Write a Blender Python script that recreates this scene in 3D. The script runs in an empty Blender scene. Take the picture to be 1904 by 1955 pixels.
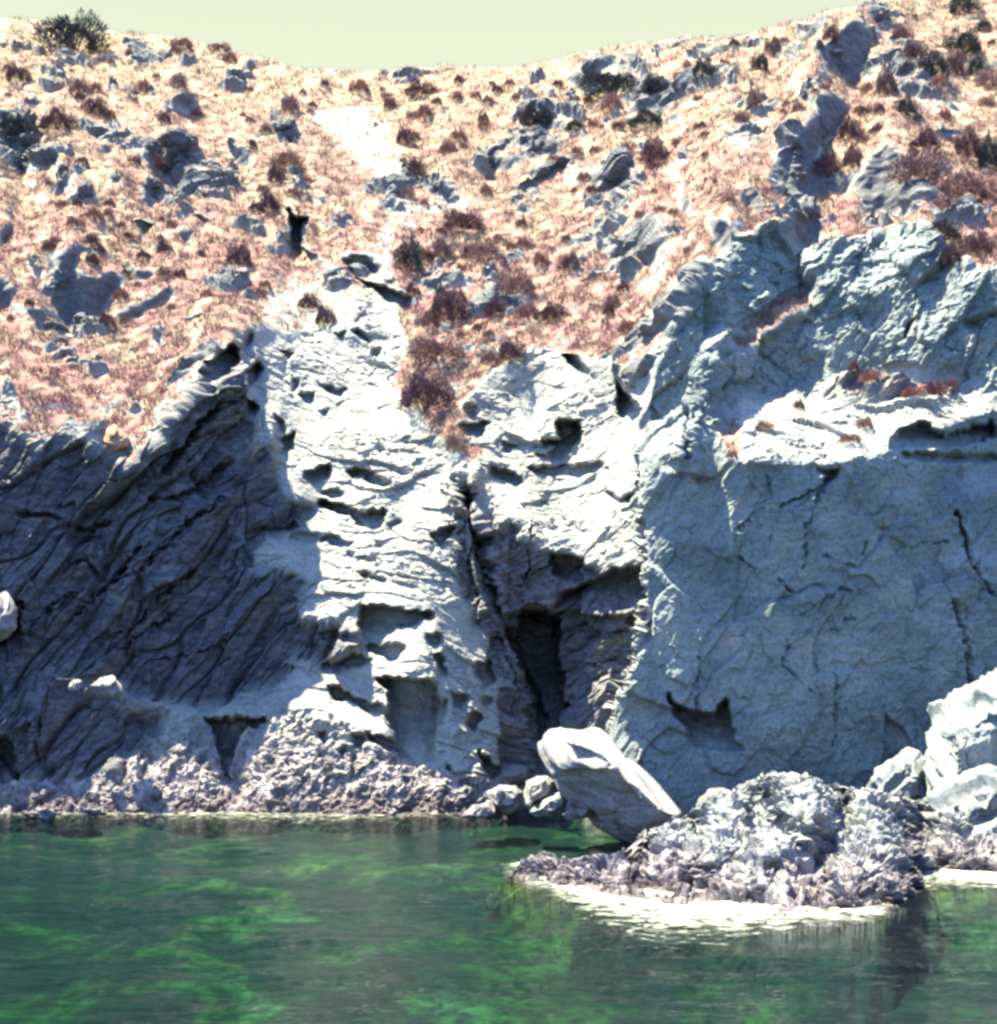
import bpy, bmesh, math, random
import numpy as np
from mathutils import Vector
sc = bpy.context.scene
C = sc.collection
# ------------------------------------------------------------------ camera, world, sun, exposure
F = 2799.0; CU = 952.0; HV = 1265.0; CAMZ = 3.0          # focal and horizon in units of a 1904 x 1955 picture
cam = bpy.data.cameras.new('camera'); co = bpy.data.objects.new('camera', cam); C.objects.link(co)
co.location = (0, 0, CAMZ); co.rotation_euler = (math.radians(90), 0, 0)
cam.sensor_fit = 'HORIZONTAL'; cam.sensor_width = 36; cam.lens = F / 1904 * 36
cam.shift_y = (HV - 977.5) / 1904; cam.clip_end = 3000; cam.clip_start = 0.1
sc.camera = co
SUN = Vector((-0.36, 0.01, 0.93)).normalized()
sun = bpy.data.lights.new('sun', 'SUN'); so = bpy.data.objects.new('sun', sun); C.objects.link(so)
sun.energy = 5.0; sun.angle = math.radians(0.7); sun.color = (1.0, 0.945, 0.63)
so.rotation_euler = SUN.to_track_quat('Z', 'Y').to_euler()
EXPO = 2.6
sc.view_settings.view_transform = 'Standard'; sc.view_settings.look = 'None'
sc.view_settings.exposure = EXPO; sc.view_settings.gamma = 1.0
w = bpy.data.worlds.new("World"); sc.world = w; w.use_nodes = True
nt = w.node_tree; nt.nodes.clear()
def N(nt, t, **k):
    n = nt.nodes.new(t)
    for a, b in k.items(): setattr(n, a, b)
    return n
out = N(nt, 'ShaderNodeOutputWorld'); bg = N(nt, 'ShaderNodeBackground'); bg.inputs[1].default_value = 0.07
sky = N(nt, 'ShaderNodeTexSky', sky_type='NISHITA', sun_disc=False)
sky.sun_elevation = math.asin(SUN.z); sky.sun_rotation = math.atan2(SUN.x, SUN.y)
sky.air_density = 1.0; sky.dust_density = 0.6; sky.ozone_density = 1.5
tc = N(nt, 'ShaderNodeTexCoord')
dot = N(nt, 'ShaderNodeVectorMath', operation='DOT_PRODUCT'); dot.inputs[1].default_value = (0, .94, .34)
nt.links.new(tc.outputs['Generated'], dot.inputs[0])
mr = N(nt, 'ShaderNodeMapRange', interpolation_type='SMOOTHSTEP'); mr.inputs[1].default_value = .72; mr.inputs[2].default_value = .90
nt.links.new(dot.outputs['Value'], mr.inputs[0])
mix = N(nt, 'ShaderNodeMix', data_type='RGBA')
ce = 14.286 / 2 ** EXPO
gr = N(nt, 'ShaderNodeValToRGB'); sz_ = N(nt, 'ShaderNodeSeparateXYZ'); nt.links.new(tc.outputs['Generated'], sz_.inputs[0])
gr.color_ramp.elements[0].position = .33; gr.color_ramp.elements[1].position = .44
gr.color_ramp.elements[0].color = (.89, .94, .70, 1); gr.color_ramp.elements[1].color = (.80, .87, .67, 1)
nt.links.new(sz_.outputs[2], gr.inputs[0]); mu = N(nt, 'ShaderNodeVectorMath', operation='SCALE'); mu.inputs[3].default_value = ce
nt.links.new(gr.outputs[0], mu.inputs[0]); nt.links.new(mu.outputs[0], mix.inputs[7])     # cream haze bank low behind the ridge
nt.links.new(mr.outputs[0], mix.inputs[0]); 
tn = N(nt, 'ShaderNodeMix', data_type='RGBA', blend_type='MULTIPLY'); tn.inputs[0].default_value = 1; tn.inputs[7].default_value = (.78, .98, 1.25, 1)
nt.links.new(sky.outputs[0], tn.inputs[6]); nt.links.new(tn.outputs[2], mix.inputs[6])
nt.links.new(mix.outputs[2], bg.inputs[0]); nt.links.new(bg.outputs[0], out.inputs[0])
sc.render.engine = 'CYCLES'
sc.cycles.filter_width = 3.0
sc.cycles.use_denoising = True
sc.cycles.max_bounces = 6; sc.cycles.diffuse_bounces = 1; sc.cycles.transparent_max_bounces = 8
sc.cycles.caustics_reflective = False; sc.cycles.caustics_refractive = False

# ------------------------------------------------------------------ numpy noise
f32 = np.float32
def _h(ix, iy, iz, seed):
    h = (ix.astype(np.uint32) * np.uint32(374761393)) ^ (iy.astype(np.uint32) * np.uint32(668265263)) ^ (iz.astype(np.uint32) * np.uint32(2147483647 - 58)) ^ np.uint32((seed * 974711 + 12345) & 0xffffffff)
    h = (h ^ (h >> np.uint32(13))) * np.uint32(1274126177)
    h = (h ^ (h >> np.uint32(16))) * np.uint32(2246822519)
    return h ^ (h >> np.uint32(15))
def hf(ix, iy, iz, seed): return (_h(ix, iy, iz, seed) & np.uint32(0xffffff)).astype(f32) / f32(0x1000000)
def vnoise2(x, y, seed=0):
    ix = np.floor(x).astype(np.int64); iy = np.floor(y).astype(np.int64)
    fx = (x - ix).astype(f32); fy = (y - iy).astype(f32)
    sx = fx * fx * fx * (fx * (fx * 6 - 15) + 10); sy = fy * fy * fy * (fy * (fy * 6 - 15) + 10)
    def g(dx, dy):
        a = hf(ix + dx, iy + dy, ix * 0, seed) * f32(6.2831853)
        return np.cos(a) * (fx - dx) + np.sin(a) * (fy - dy)
    n0 = g(0, 0) * (1 - sx) + g(1, 0) * sx; n1 = g(0, 1) * (1 - sx) + g(1, 1) * sx
    return (n0 * (1 - sy) + n1 * sy) * f32(1.5)
def fbm2(x, y, octv=4, seed=0, gain=.5, ridged=False):
    s = 0; a = 1; t = 0
    for o in range(octv):
        n = vnoise2(x * 2 ** o + 17.3 * o, y * 2 ** o - 9.1 * o, seed + o)
        if ridged: n = 1 - 2 * np.abs(n)
        s = s + a * n; t += a; a *= gain
    return s / t
def facets(x, y, size, ang, stretch, seed, soft=.06, warp=.25):
    """angular rock faces: every cell a tilted plane with its own height; returns height, edge distance"""
    c, s = math.cos(math.radians(ang)), math.sin(math.radians(ang))
    qx = (x * c + y * s) / (size * stretch); qy = (-x * s + y * c) / size
    wx = vnoise2(qx * 1.3, qy * 1.3, seed + 50) * warp; wy = vnoise2(qx * 1.3 + 31, qy * 1.3, seed + 51) * warp
    qx = qx + wx; qy = qy + wy
    ix = np.floor(qx).astype(np.int64); iy = np.floor(qy).astype(np.int64)
    d1 = np.full(qx.shape, 9, f32); d2 = d1.copy(); h1 = np.zeros(qx.shape, f32); h2 = h1.copy()
    z = ix * 0
    for dx in (-1, 0, 1):
        for dy in (-1, 0, 1):
            cx, cy = ix + dx, iy + dy
            px = cx + .15 + .7 * hf(cx, cy, z, seed); py = cy + .15 + .7 * hf(cx, cy, z, seed + 1)
            ex = (qx - px).astype(f32); ey = (qy - py).astype(f32)
            d = np.sqrt(ex * ex + ey * ey)
            hh = (hf(cx, cy, z, seed + 2) - .5) + ex * (hf(cx, cy, z, seed + 3) - .5) * 1.6 + ey * (hf(cx, cy, z, seed + 4) - .5) * 1.6
            m = d < d1; m2 = (~m) & (d < d2)
            d2 = np.where(m, d1, np.where(m2, d, d2)); h2 = np.where(m, h1, np.where(m2, hh, h2))
            d1 = np.where(m, d, d1); h1 = np.where(m, hh, h1)
    e = d2 - d1
    t = .5 + .5 * np.clip(e / soft, 0, 1)
    return (h1 * t + h2 * (1 - t)), e
def blur(a, r):
    for ax in (0, 1):
        for _ in range(2):
            p = np.concatenate([np.repeat(a.take([0], ax), r + 1, ax), a, np.repeat(a.take([-1], ax), r, ax)], ax)
            cs = np.cumsum(p, ax, dtype=np.float64); n = a.shape[ax]
            a = ((cs.take(range(2 * r + 1, 2 * r + 1 + n), ax) - cs.take(range(0, n), ax)) / (2 * r + 1)).astype(f32)
    return a
def inpoly(U, V, poly):
    r = np.zeros(U.shape, bool)
    us = [p[0] for p in poly]; vs = [p[1] for p in poly]
    bb = (U >= min(us)) & (U <= max(us)) & (V >= min(vs)) & (V <= max(vs))
    if not bb.any(): return r
    u = U[bb]; v = V[bb]; m = np.zeros(u.shape, bool)
    for i in range(len(poly)):
        x1, y1 = poly[i]; x2, y2 = poly[(i + 1) % len(poly)]
        if y1 == y2: continue
        c = (v > min(y1, y2)) & (v <= max(y1, y2)) & (u < (v - y1) / (y2 - y1) * (x2 - x1) + x1)
        m ^= c
    r[bb] = m
    return r
def linedist(U, V, pts):
    d = np.full(U.shape, 1e9, f32)
    for (x1, y1), (x2, y2) in zip(pts[:-1], pts[1:]):
        lx, ly = x2 - x1, y2 - y1; q = lx * lx + ly * ly
        t = np.clip(((U - x1) * lx + (V - y1) * ly) / q, 0, 1)
        d = np.minimum(d, np.hypot(U - x1 - t * lx, V - y1 - t * ly).astype(f32))
    return d

# ------------------------------------------------------------------ cove outlines: lit and dark areas put into shape by slope (b), facing (a)
def tr(ox, oy, s): return lambda pts: [(ox + s * x, oy + s * y) for x, y in pts]
K1 = tr(387, 951, .3218); K2 = tr(387, 500, .3218); K5 = tr(629, 645, .3387); K6 = tr(1259, 645, .3387)
K4 = tr(0, 645, .3387); K7 = tr(0, 1290, .3387); K0 = tr(0, 0, .3387); KT = tr(629, 0, .3387); KR = tr(1259, 0, .3387)
PP = lambda p: p
SKY = [(-400, 10), (-200, 22), (0, 38), (50, 36), (80, 44), (130, 40), (200, 58), (330, 72), (420, 90), (500, 112), (580, 136), (640, 134), (740, 135), (800, 128), (900, 130),
       (1000, 125), (1080, 108), (1150, 92), (1250, 77), (1340, 70), (1400, 72), (1480, 52), (1560, 32), (1640, 12), (1700, -8), (1904, -60), (2400, -150)]
L = []   # (mapper, points, slope deg, facing deg, zone, veg)
def z(K, pts, b, a=0, zone=None, veg=None): L.append((K(pts), b, a, zone, veg))
# ground of each part
z(PP, [(-500, 700), (0, 740), (60, 810), (150, 815), (250, 850), (310, 800), (360, 740), (400, 680), (480, 640), (560, 640), (620, 600), (700, 560), (760, 580), (800, 800), (870, 880), (2500, 880), (2500, 1700), (-500, 1700)], 53, 0, 'B', 0)
LEFT = [(-500, 860), (0, 800), (60, 850), (120, 820), (180, 850), (240, 880), (300, 830), (360, 760), (400, 700), (445, 680), (455, 740), (477, 796), (484, 812), (442, 880), (490, 857), (522, 831), (529, 886), (529, 928), (538, 950), (606, 970), (560, 1010), (500, 1020), (480, 1050), (450, 1110), (462, 1160), (420, 1210), (436, 1270), (395, 1340), (330, 1340), (130, 1290), (100, 1340), (60, 1490), (-500, 1500)]
z(PP, LEFT, 94, 17, 'L', 0)
z(PP, [(90, 1330), (340, 1350), (300, 1400), (230, 1480), (60, 1490), (-400, 1500), (-400, 1340), (60, 1350)], 84, 24, 'L', 0)
z(PP, [(-400, 1300), (60, 1310), (130, 1300), (300, 1320), (390, 1345), (330, 1362), (200, 1345), (60, 1350), (-400, 1345)], 50, 10, 'L', 0)
z(PP, [(130, 1293), (230, 1300), (260, 1328), (390, 1345), (330, 1362), (240, 1347), (190, 1325), (130, 1318)], 42, 0, 'B', 0)
z(PP, [(300, 1400), (380, 1345), (500, 1310), (640, 1290), (740, 1340), (760, 1420), (790, 1470), (960, 1480), (980, 1700), (-500, 1700), (-500, 1490), (60, 1490), (230, 1480)], 50, -8, 'T', 0)
z(PP, [(380, 1350), (500, 1312), (560, 1290), (660, 1300), (720, 1345), (760, 1420), (700, 1400), (640, 1370), (560, 1352), (500, 1362), (400, 1370)], 38, 0, 'B', 0)
z(K1, [(0, 250), (230, 220), (300, 420), (480, 420), (640, 520), (570, 540), (540, 660), (600, 740), (860, 750), (930, 810), (950, 860), (890, 910), (800, 1020), (710, 1030), (700, 960), (560, 950), (450, 960), (560, 1040), (430, 1100), (300, 1160), (0, 1230), (-150, 1200), (-150, 300)], 91, 20, 'L', 0)  # shaded part of the pale buttress, its shade also put into the slate colour
GULLY = [(740, 800), (830, 830), (850, 980), (1000, 1030), (1080, 1070), (1050, 1130), (1210, 1200), (1330, 1230), (1600, 1300), (1750, 1240), (1780, 1450), (1740, 1650), (1680, 1900), (1560, 2250), (1450, 2560), (1100, 2530), (980, 2480), (960, 1904), (900, 1800), (880, 1750), (830, 1640), (780, 1450), (730, 1380), (720, 1100)]
z(K5, GULLY, 94, 10, 'G', 0)
z(K5, [(720, 1050), (800, 1100), (880, 1400), (960, 1700), (1000, 2000), (1200, 2300), (1150, 2500), (1000, 2480), (960, 1904), (880, 1750), (780, 1450), (730, 1380)], 90, 52, 'G', 0)
z(K5, [(880, 660), (980, 660), (1100, 730), (1530, 760), (1720, 700), (1740, 860), (1680, 960), (1640, 1100), (1590, 1190), (1600, 1290), (1330, 1230), (1210, 1200), (1160, 1080), (1140, 950), (1080, 1060), (980, 1000), (850, 960), (830, 830), (760, 740)], 50, -6, 'B', 0)
z(K5, [(780, 330), (900, 200), (960, 150), (1100, 60), (1310, 60), (1560, 140), (1740, 400), (1720, 700), (1530, 740), (1100, 720), (900, 640), (740, 600)], 58, 0, 'B', 0)
RIGHTW = [(1222, 800), (1260, 770), (1330, 745), (1400, 880), (1600, 880), (1700, 860), (1904, 780), (2400, 740), (2400, 1700), (1300, 1700), (1150, 1440), (1190, 1300), (1228, 1150), (1228, 1000)]
z(PP, RIGHTW, 98, 15, 'R', 0)
z(PP, [(1215, 800), (1250, 700), (1290, 620), (1330, 560), (1400, 460), (1480, 420), (1600, 540), (1560, 640), (1400, 690), (1390, 800), (1330, 850), (1240, 900)], 86, 4, 'R', 0)
z(PP, [(1222, 860), (1240, 790), (1300, 745), (1335, 735), (1340, 800), (1290, 850), (1250, 880)], 50, 0, 'R', 0)
z(PP, [(1390, 760), (1400, 680), (1560, 590), (1600, 540), (1640, 480), (1760, 420), (1904, 480), (2400, 500), (2400, 780), (1904, 780), (1600, 820)], 80, 4, 'R', 0)
z(PP, [(1540, 475), (1640, 450), (1760, 430), (1765, 500), (1700, 520), (1660, 545), (1560, 540)], 50, 0, 'R', .15)
z(PP, [(1500, 690), (1590, 640), (1640, 660), (1620, 740), (1540, 760), (1450, 765)], 58, 0, 'R', .1)
z(PP, [(1250, 790), (1330, 735), (1340, 760), (1270, 830)], 52, 0, 'R', 0)
z(K6, [(440, 300), (620, 330), (860, 330), (1050, 380), (1380, 390), (1690, 300), (1800, 280), (1904, 370), (2900, 380), (2900, 420), (1904, 395), (1700, 450), (1500, 480), (1350, 530), (1380, 600), (1150, 620), (950, 660), (720, 670), (560, 700), (430, 620), (470, 560), (400, 430)], 40, 0, 'B', 0)
z(PP, [(1380, 640), (1470, 580), (1545, 545), (1545, 590), (1480, 640), (1400, 672)], 48, 0, 'V', 1)
z(K6, [(1010, 190), (1400, 180), (1680, 190), (1690, 290), (1380, 370), (1060, 370), (1010, 250)], 48, 0, 'V', 1)
z(PP, [(1780, 240), (2400, 100), (2400, 520), (1904, 520), (1850, 520), (1760, 400)], 44, 0, 'V', .9)
# vegetated tongue between the buttress and the centre rock
z(K2, [(1180, 560), (1250, 420), (1950, 300), (1900, 520), (1700, 640), (1560, 830), (1530, 1100), (1530, 1200), (1400, 1080), (1330, 960), (1180, 830), (1130, 700)], 44, 0, 'V', 1)
for K, pts in [(PP, [(560, 205), (620, 195), (690, 180), (740, 220), (790, 300), (805, 345), (770, 372), (840, 380), (960, 388), (860, 410), (770, 440), (760, 520), (740, 590), (690, 560), (700, 470), (735, 400), (700, 330), (640, 285), (590, 240)]), (K0, [(480, 690), (720, 650), (790, 720), (640, 790), (470, 800)]),
               (KR, [(1300, 640), (1450, 520), (1800, 480), (1900, 600), (1700, 640), (1560, 620), (1420, 700)]), (PP, [(480, 560), (540, 520), (640, 530), (700, 560), (640, 640), (560, 660), (500, 640)]), (KR, [(340, 700), (500, 640), (640, 560), (700, 700), (620, 820), (480, 900), (380, 860)]),
               (KT, [(880, 560), (1200, 540), (1450, 560), (1440, 620), (1000, 640)])]: z(K, pts, 40, 0, None, .38)
D, GR = 104, 90    # overhanging and near-vertical faces
HOL = []
for K, b, a, pts in [
 # buttress recesses
 (K1, 106, 20, [(920, 640), (1130, 640), (1180, 665), (1370, 680), (1370, 700), (1270, 740), (1180, 760), (1100, 790), (1040, 850), (960, 860), (935, 760)]),
 (K1, D, 0, [(970, 865), (1190, 875), (1170, 960), (1140, 980), (1060, 940), (1000, 910)]), (K1, D, 0, [(1330, 805), (1410, 805), (1410, 860), (1370, 890), (1340, 860)]),
 (K1, D, 0, [(1370, 930), (1420, 930), (1450, 1050), (1410, 1060)]),
 (K1, 104, 30, [(1030, 1065), (1330, 1080), (1390, 1110), (1390, 1170), (1420, 1210), (1390, 1280), (1360, 1550), (1260, 1610), (1200, 1520), (1150, 1450), (1110, 1280), (1130, 1230), (1100, 1130)]),
 (K1, GR, 10, [(890, 1040), (1020, 1050), (1100, 1120), (1080, 1160), (960, 1130)]),
 (K1, D, 0, [(740, 1130), (830, 1130), (950, 1210), (1120, 1250), (1130, 1290), (1000, 1280), (900, 1210), (780, 1190)]),
 (K1, 104, 10, [(20, 1320), (350, 1310), (400, 1330), (240, 1370), (200, 1560), (160, 1650), (100, 1650), (80, 1400)]),
 (K1, 92, 0, [(510, 1270), (620, 1250), (760, 1310), (780, 1380), (720, 1420), (650, 1360), (570, 1370)]),
 (K1, D, 0, [(700, 1400), (740, 1400), (770, 1500), (740, 1500)]), (K1, D, 0, [(880, 1400), (960, 1400), (940, 1480), (900, 1470)]), (K1, D, 10, [(860, 1460), (835, 1550), (815, 1500)]),
 (K1, D, 10, [(970, 1390), (1150, 1450), (1200, 1540), (1110, 1500), (1000, 1430)]), (K1, D, 10, [(1380, 1290), (1450, 1180), (1450, 1250), (1390, 1390)]),
 (K1, D, 0, [(1480, 1150), (1570, 1180), (1540, 1260), (1500, 1240)]), (K1, D, 0, [(1560, 1280), (1640, 1290), (1600, 1410)]), (K1, D, 10, [(1660, 1180), (1720, 1190), (1680, 1250)]),
 (K1, GR, 10, [(1440, 1390), (1520, 1430), (1520, 1500), (1450, 1440)]), (K1, D, 20, [(1630, 1480), (1700, 1580), (1770, 1610), (1700, 1690), (1660, 1600)]),
 (K1, D, 20, [(1610, 990), (1700, 970), (1740, 1080), (1670, 1130)]), (K1, D, 0, [(1440, 1570), (1530, 1650), (1480, 1640)]),
 (K1, D, 0, [(690, 10), (870, 50), (920, 90), (1090, 75), (1080, 120), (1060, 180), (930, 160), (890, 110), (700, 50)]), (K1, D, 0, [(1095, 150), (1180, 130), (1180, 160), (1100, 175)]),
 (K1, D, 0, [(690, 250), (760, 210), (890, 270), (820, 290)]), (K1, D, 0, [(1000, 250), (1070, 275), (1050, 300)]), (K1, D, 0, [(840, 310), (910, 325), (860, 345)]),
 (K1, D, 0, [(920, 345), (1020, 370), (950, 380)]), (K1, D, 0, [(920, 430), (1080, 480), (1080, 505), (950, 465)]), (K1, 114, 0, [(1370, 210), (1510, 150), (1480, 220), (1410, 290), (1375, 260)]),
 (K1, D, 0, [(700, 535), (800, 580), (740, 575)]), (K1, D, 0, [(520, 205), (700, 220), (640, 255), (520, 245)]), (K1, 114, 0, [(350, 175), (520, 145), (600, 170), (350, 210), (240, 225)]),
 (K1, D, 0, [(670, 800), (760, 790), (930, 800), (940, 850), (760, 850)]), (K1, D, 0, [(700, 985), (900, 920), (1000, 965), (870, 1000), (800, 1035), (710, 1035)]),
 # above the buttress
 (K2, D, 0, [(960, 115), (1000, 135), (1160, 175), (1240, 220), (1200, 255), (1100, 225), (980, 155), (880, 75)]), (K2, D, 0, [(850, 0), (960, 20), (1060, 60), (980, 65), (880, 25)]),
 (K2, D, 0, [(1080, 90), (1150, 110), (1110, 135)]), (K2, D, 0, [(1205, 110), (1255, 120), (1255, 165), (1205, 150)]), (K2, D, 0, [(880, 405), (960, 425), (1010, 480), (940, 465)]),
 (K2, D, 0, [(1000, 515), (1060, 505), (1050, 570), (1010, 545)]), (K2, D, 0, [(775, 415), (855, 415), (820, 465)]), (K2, 108, 20, [(0, 660), (60, 580), (180, 480), (220, 560), (110, 640), (50, 700), (0, 750)]),
 (K2, D, 20, [(210, 660), (330, 590), (355, 650), (300, 710), (220, 760)]), (K2, D, 20, [(235, 510), (270, 420), (290, 460), (250, 535)]), (K2, D, 0, [(455, 515), (500, 520), (535, 540), (490, 585)]),
 (K2, D, 0, [(695, 725), (855, 770), (800, 795), (740, 765)]), (K2, D, 0, [(570, 790), (670, 775), (650, 835), (590, 825)]), (K2, D, 0, [(535, 700), (585, 705), (550, 775)]),
 (K2, D, 0, [(695, 885), (750, 880), (720, 930)]), (K2, D, 20, [(435, 910), (480, 950), (485, 1010), (450, 990)]), (K2, D, 20, [(475, 1050), (545, 1000), (540, 1050), (490, 1145)]),
 (K2, 110, 20, [(190, 780), (330, 850), (300, 930), (280, 920), (170, 840)]),
 (K2, D, 0, [(855, 1235), (960, 1225), (1060, 1285), (1130, 1320), (1070, 1355), (1000, 1315), (950, 1275), (890, 1285)]), (K2, D, 0, [(690, 1370), (760, 1335), (840, 1375), (770, 1405)]),
 (K2, D, 10, [(590, 1280), (740, 1190), (765, 1250), (700, 1330), (620, 1300)]), (K2, D, 0, [(1700, 1220), (1780, 1230), (1890, 1280), (1870, 1340), (1780, 1290), (1700, 1270)]),
 (K2, D, 0, [(1510, 980), (1600, 955), (1700, 945), (1640, 1025), (1560, 1045)]), (K2, D, 0, [(1550, 875), (1615, 845), (1625, 900), (1560, 925)]),
 # centre
 (K5, 114, 0, [(1120, 735), (1150, 725), (1550, 712), (1480, 760), (1400, 785), (1130, 760)]), (K5, D, 0, [(1300, 470), (1400, 460), (1420, 530), (1330, 660), (1200, 690), (1140, 650), (1240, 655), (1270, 600), (1180, 605), (1310, 560)]),
 (K5, D, 0, [(975, 585), (1070, 600), (1000, 645), (980, 640)]), (K5, 84, 0, [(900, 200), (960, 150), (1100, 60), (1230, 150), (1240, 300), (1200, 420), (1100, 340), (980, 350), (950, 300)]),
 (K5, D, -10, [(1620, 240), (1740, 400), (1720, 510), (1620, 440)]), (K5, D, 0, [(1300, 80), (1400, 110), (1480, 220), (1390, 190)]),
 (K5, D, 0, [(1540, 850), (1640, 910), (1740, 860), (1700, 940), (1600, 915)]), (K5, 108, 0, [(1230, 1220), (1330, 1220), (1460, 1290), (1500, 1330), (1400, 1390), (1300, 1380), (1240, 1290)]),
 (K5, 110, 5, [(1290, 1440), (1480, 1370), (1620, 1300), (1760, 1290), (1780, 1500), (1500, 1560), (1100, 1560), (1090, 1530), (1260, 1530)]),
 (K5, 98, 10, [(1080, 1540), (1280, 1560), (1280, 1800), (1120, 1850), (1060, 1700)]),
 # right face
 (K6, 110, 0, [(1350, 520), (1500, 470), (1600, 560), (1904, 470), (1904, 560), (1700, 600), (1600, 620), (1300, 620)]), (K6, 106, 0, [(1350, 640), (1500, 650), (1904, 660), (1904, 700), (1600, 700), (1400, 690)]),
 (K6, 106, 0, [(890, 740), (1030, 750), (960, 830), (900, 850), (960, 770)]), (K6, 105, 8, [(30, 2000), (130, 2100), (300, 2120), (370, 2030), (420, 2250), (480, 2330), (200, 2300)]),
 # hillside outcrops, upper left
 (K0, 92, 30, [(0, 680), (60, 660), (150, 700), (180, 780), (180, 900), (130, 960), (80, 850), (0, 780)]), (K0, 92, 10, [(800, 860), (900, 790), (1060, 820), (1110, 900), (1020, 880), (1050, 990), (1000, 1080), (950, 1010), (880, 960), (870, 900)]),
 (K0, 92, 10, [(1310, 800), (1420, 850), (1400, 940), (1350, 930)]), (K0, 92, 10, [(770, 1050), (850, 1060), (870, 1140), (830, 1160)]), (K0, 92, 0, [(620, 970), (680, 980), (690, 1020), (640, 1040)]),
 (K0, 92, 0, [(660, 1080), (710, 1100), (710, 1160), (680, 1150)]), (K0, 92, 0, [(420, 1040), (480, 1070), (470, 1120), (430, 1110)]), (K0, D, 0, [(1080, 1200), (1190, 1240), (1150, 1275)]),
 (K0, D, 0, [(760, 1260), (870, 1290), (800, 1350)]), (K0, D, 20, [(1620, 1180), (1680, 1230), (1730, 1230), (1700, 1290), (1680, 1380), (1800, 1450), (1850, 1500), (1760, 1490), (1650, 1400), (1640, 1290)]),
 (K0, 100, 25, [(300, 1700), (320, 1500), (390, 1370), (420, 1400), (540, 1380), (600, 1400), (440, 1440), (400, 1530), (560, 1560), (650, 1530), (680, 1600), (600, 1700), (560, 1800), (460, 1860), (380, 1820)]),
 (K0, 100, 10, [(700, 1430), (750, 1500), (870, 1550), (780, 1590), (720, 1560)]), (K0, 100, 10, [(690, 1780), (800, 1710), (950, 1610), (1010, 1620), (900, 1720), (740, 1820), (650, 1800)]),
 (K0, 110, 10, [(1010, 1810), (1100, 1770), (1190, 1762), (1080, 1805)]), (K0, 96, 0, [(-400, 1500), (60, 1580), (90, 1740), (-400, 1800)]), (K0, 100, 0, [(220, 1600), (290, 1600), (300, 1650), (240, 1670)]),
 (K0, 100, 0, [(0, 1280), (50, 1260), (60, 1330), (20, 1360)]), (K0, 100, 20, [(330, 910), (390, 920), (360, 1070), (330, 1090)]), (K0, 100, 0, [(1000, 1290), (1080, 1310), (1090, 1360), (1040, 1390)]),
 (K0, 95, 0, [(1540, 730), (1600, 740), (1660, 770), (1600, 800)]), (K0, 95, 10, [(1400, 740), (1490, 790), (1460, 810)]), (K0, 100, 10, [(1770, 1180), (1850, 1260), (1830, 1300)]), (K0, 100, 10, [(1760, 1090), (1840, 1110), (1850, 1180), (1800, 1150)]),
 (K0, 95, 0, [(540, 810), (640, 810), (620, 880), (580, 870)]), (K0, 95, 0, [(690, 910), (780, 900), (790, 940), (730, 945)]), (K0, 100, 20, [(20, 1150), (70, 1210), (50, 1250)]), (K0, 100, 0, [(150, 1720), (250, 1740), (270, 1830), (180, 1800)]),
 # centre of the hillside
 (KT, 88, 0, [(1300, 440), (1420, 390), (1520, 400), (1580, 430), (1640, 390), (1700, 400), (1760, 450), (1904, 470), (2060, 500), (1904, 540), (1700, 530), (1600, 520), (1400, 500), (1330, 470)]),
 (KT, 88, 0, [(1080, 650), (1240, 640), (1240, 700), (1300, 670), (1440, 720), (1420, 745), (1280, 745), (1180, 735), (1070, 700)]), (KT, 88, 0, [(1610, 690), (1750, 640), (1904, 640), (1980, 640), (1980, 690), (1800, 700)]),
 (KT, 88, 0, [(880, 850), (980, 890), (1080, 860), (1250, 830), (1400, 800), (1260, 870), (1080, 900), (1000, 970), (900, 960)]), (KT, 88, 0, [(1010, 1050), (1180, 980), (1370, 890), (1470, 870), (1360, 960), (1230, 1020), (1100, 1080)]),
 (KT, 88, 0, [(1450, 990), (1580, 920), (1680, 900), (1700, 1080), (1600, 1060), (1500, 1050)]), (KT, 95, -10, [(560, 970), (620, 1060), (700, 1060), (760, 1130), (700, 1150), (600, 1080)]),
 (KT, 90, 0, [(1560, 1420), (1740, 1240), (1840, 1180), (1850, 1280), (1850, 1400), (1700, 1470), (1590, 1450)]), (KT, D, 0, [(90, 1460), (210, 1450), (300, 1520), (200, 1530), (110, 1510)]),
 (KT, 95, 0, [(1000, 780), (1100, 770), (1060, 810)]), (KT, 95, 0, [(1010, 1130), (1110, 1170), (1050, 1180)]),
 # right-hand spur
 (KR, 86, 0, [(890, 260), (1000, 180), (1100, 120), (1260, 220), (1200, 270), (1170, 370), (1080, 420), (940, 390), (900, 330)]), (KR, 88, 0, [(780, 480), (860, 480), (860, 600), (800, 560)]),
 (KR, 86, 10, [(870, 520), (1040, 560), (1060, 640), (1000, 740), (880, 820), (860, 900), (960, 960), (1100, 980), (1060, 1080), (760, 1140), (700, 1040), (620, 960), (740, 780), (870, 660)]),
 (KR, 92, 20, [(490, 960), (600, 1130), (480, 1180), (470, 1080)]), (KR, 92, 0, [(100, 1100), (190, 1120), (150, 1240), (110, 1200)]),
 (KR, 86, 10, [(1200, 850), (1300, 800), (1400, 900), (1480, 1080), (1300, 1240), (1150, 1200), (1110, 1050)]),
 (KR, 88, 5, [(300, 1220), (400, 1240), (480, 1360), (640, 1270), (900, 1150), (880, 1340), (760, 1420), (700, 1520), (620, 1600), (430, 1700), (200, 1800), (100, 1904), (0, 1904), (160, 1760), (220, 1650), (400, 1560), (400, 1440), (300, 1360)]),
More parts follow.
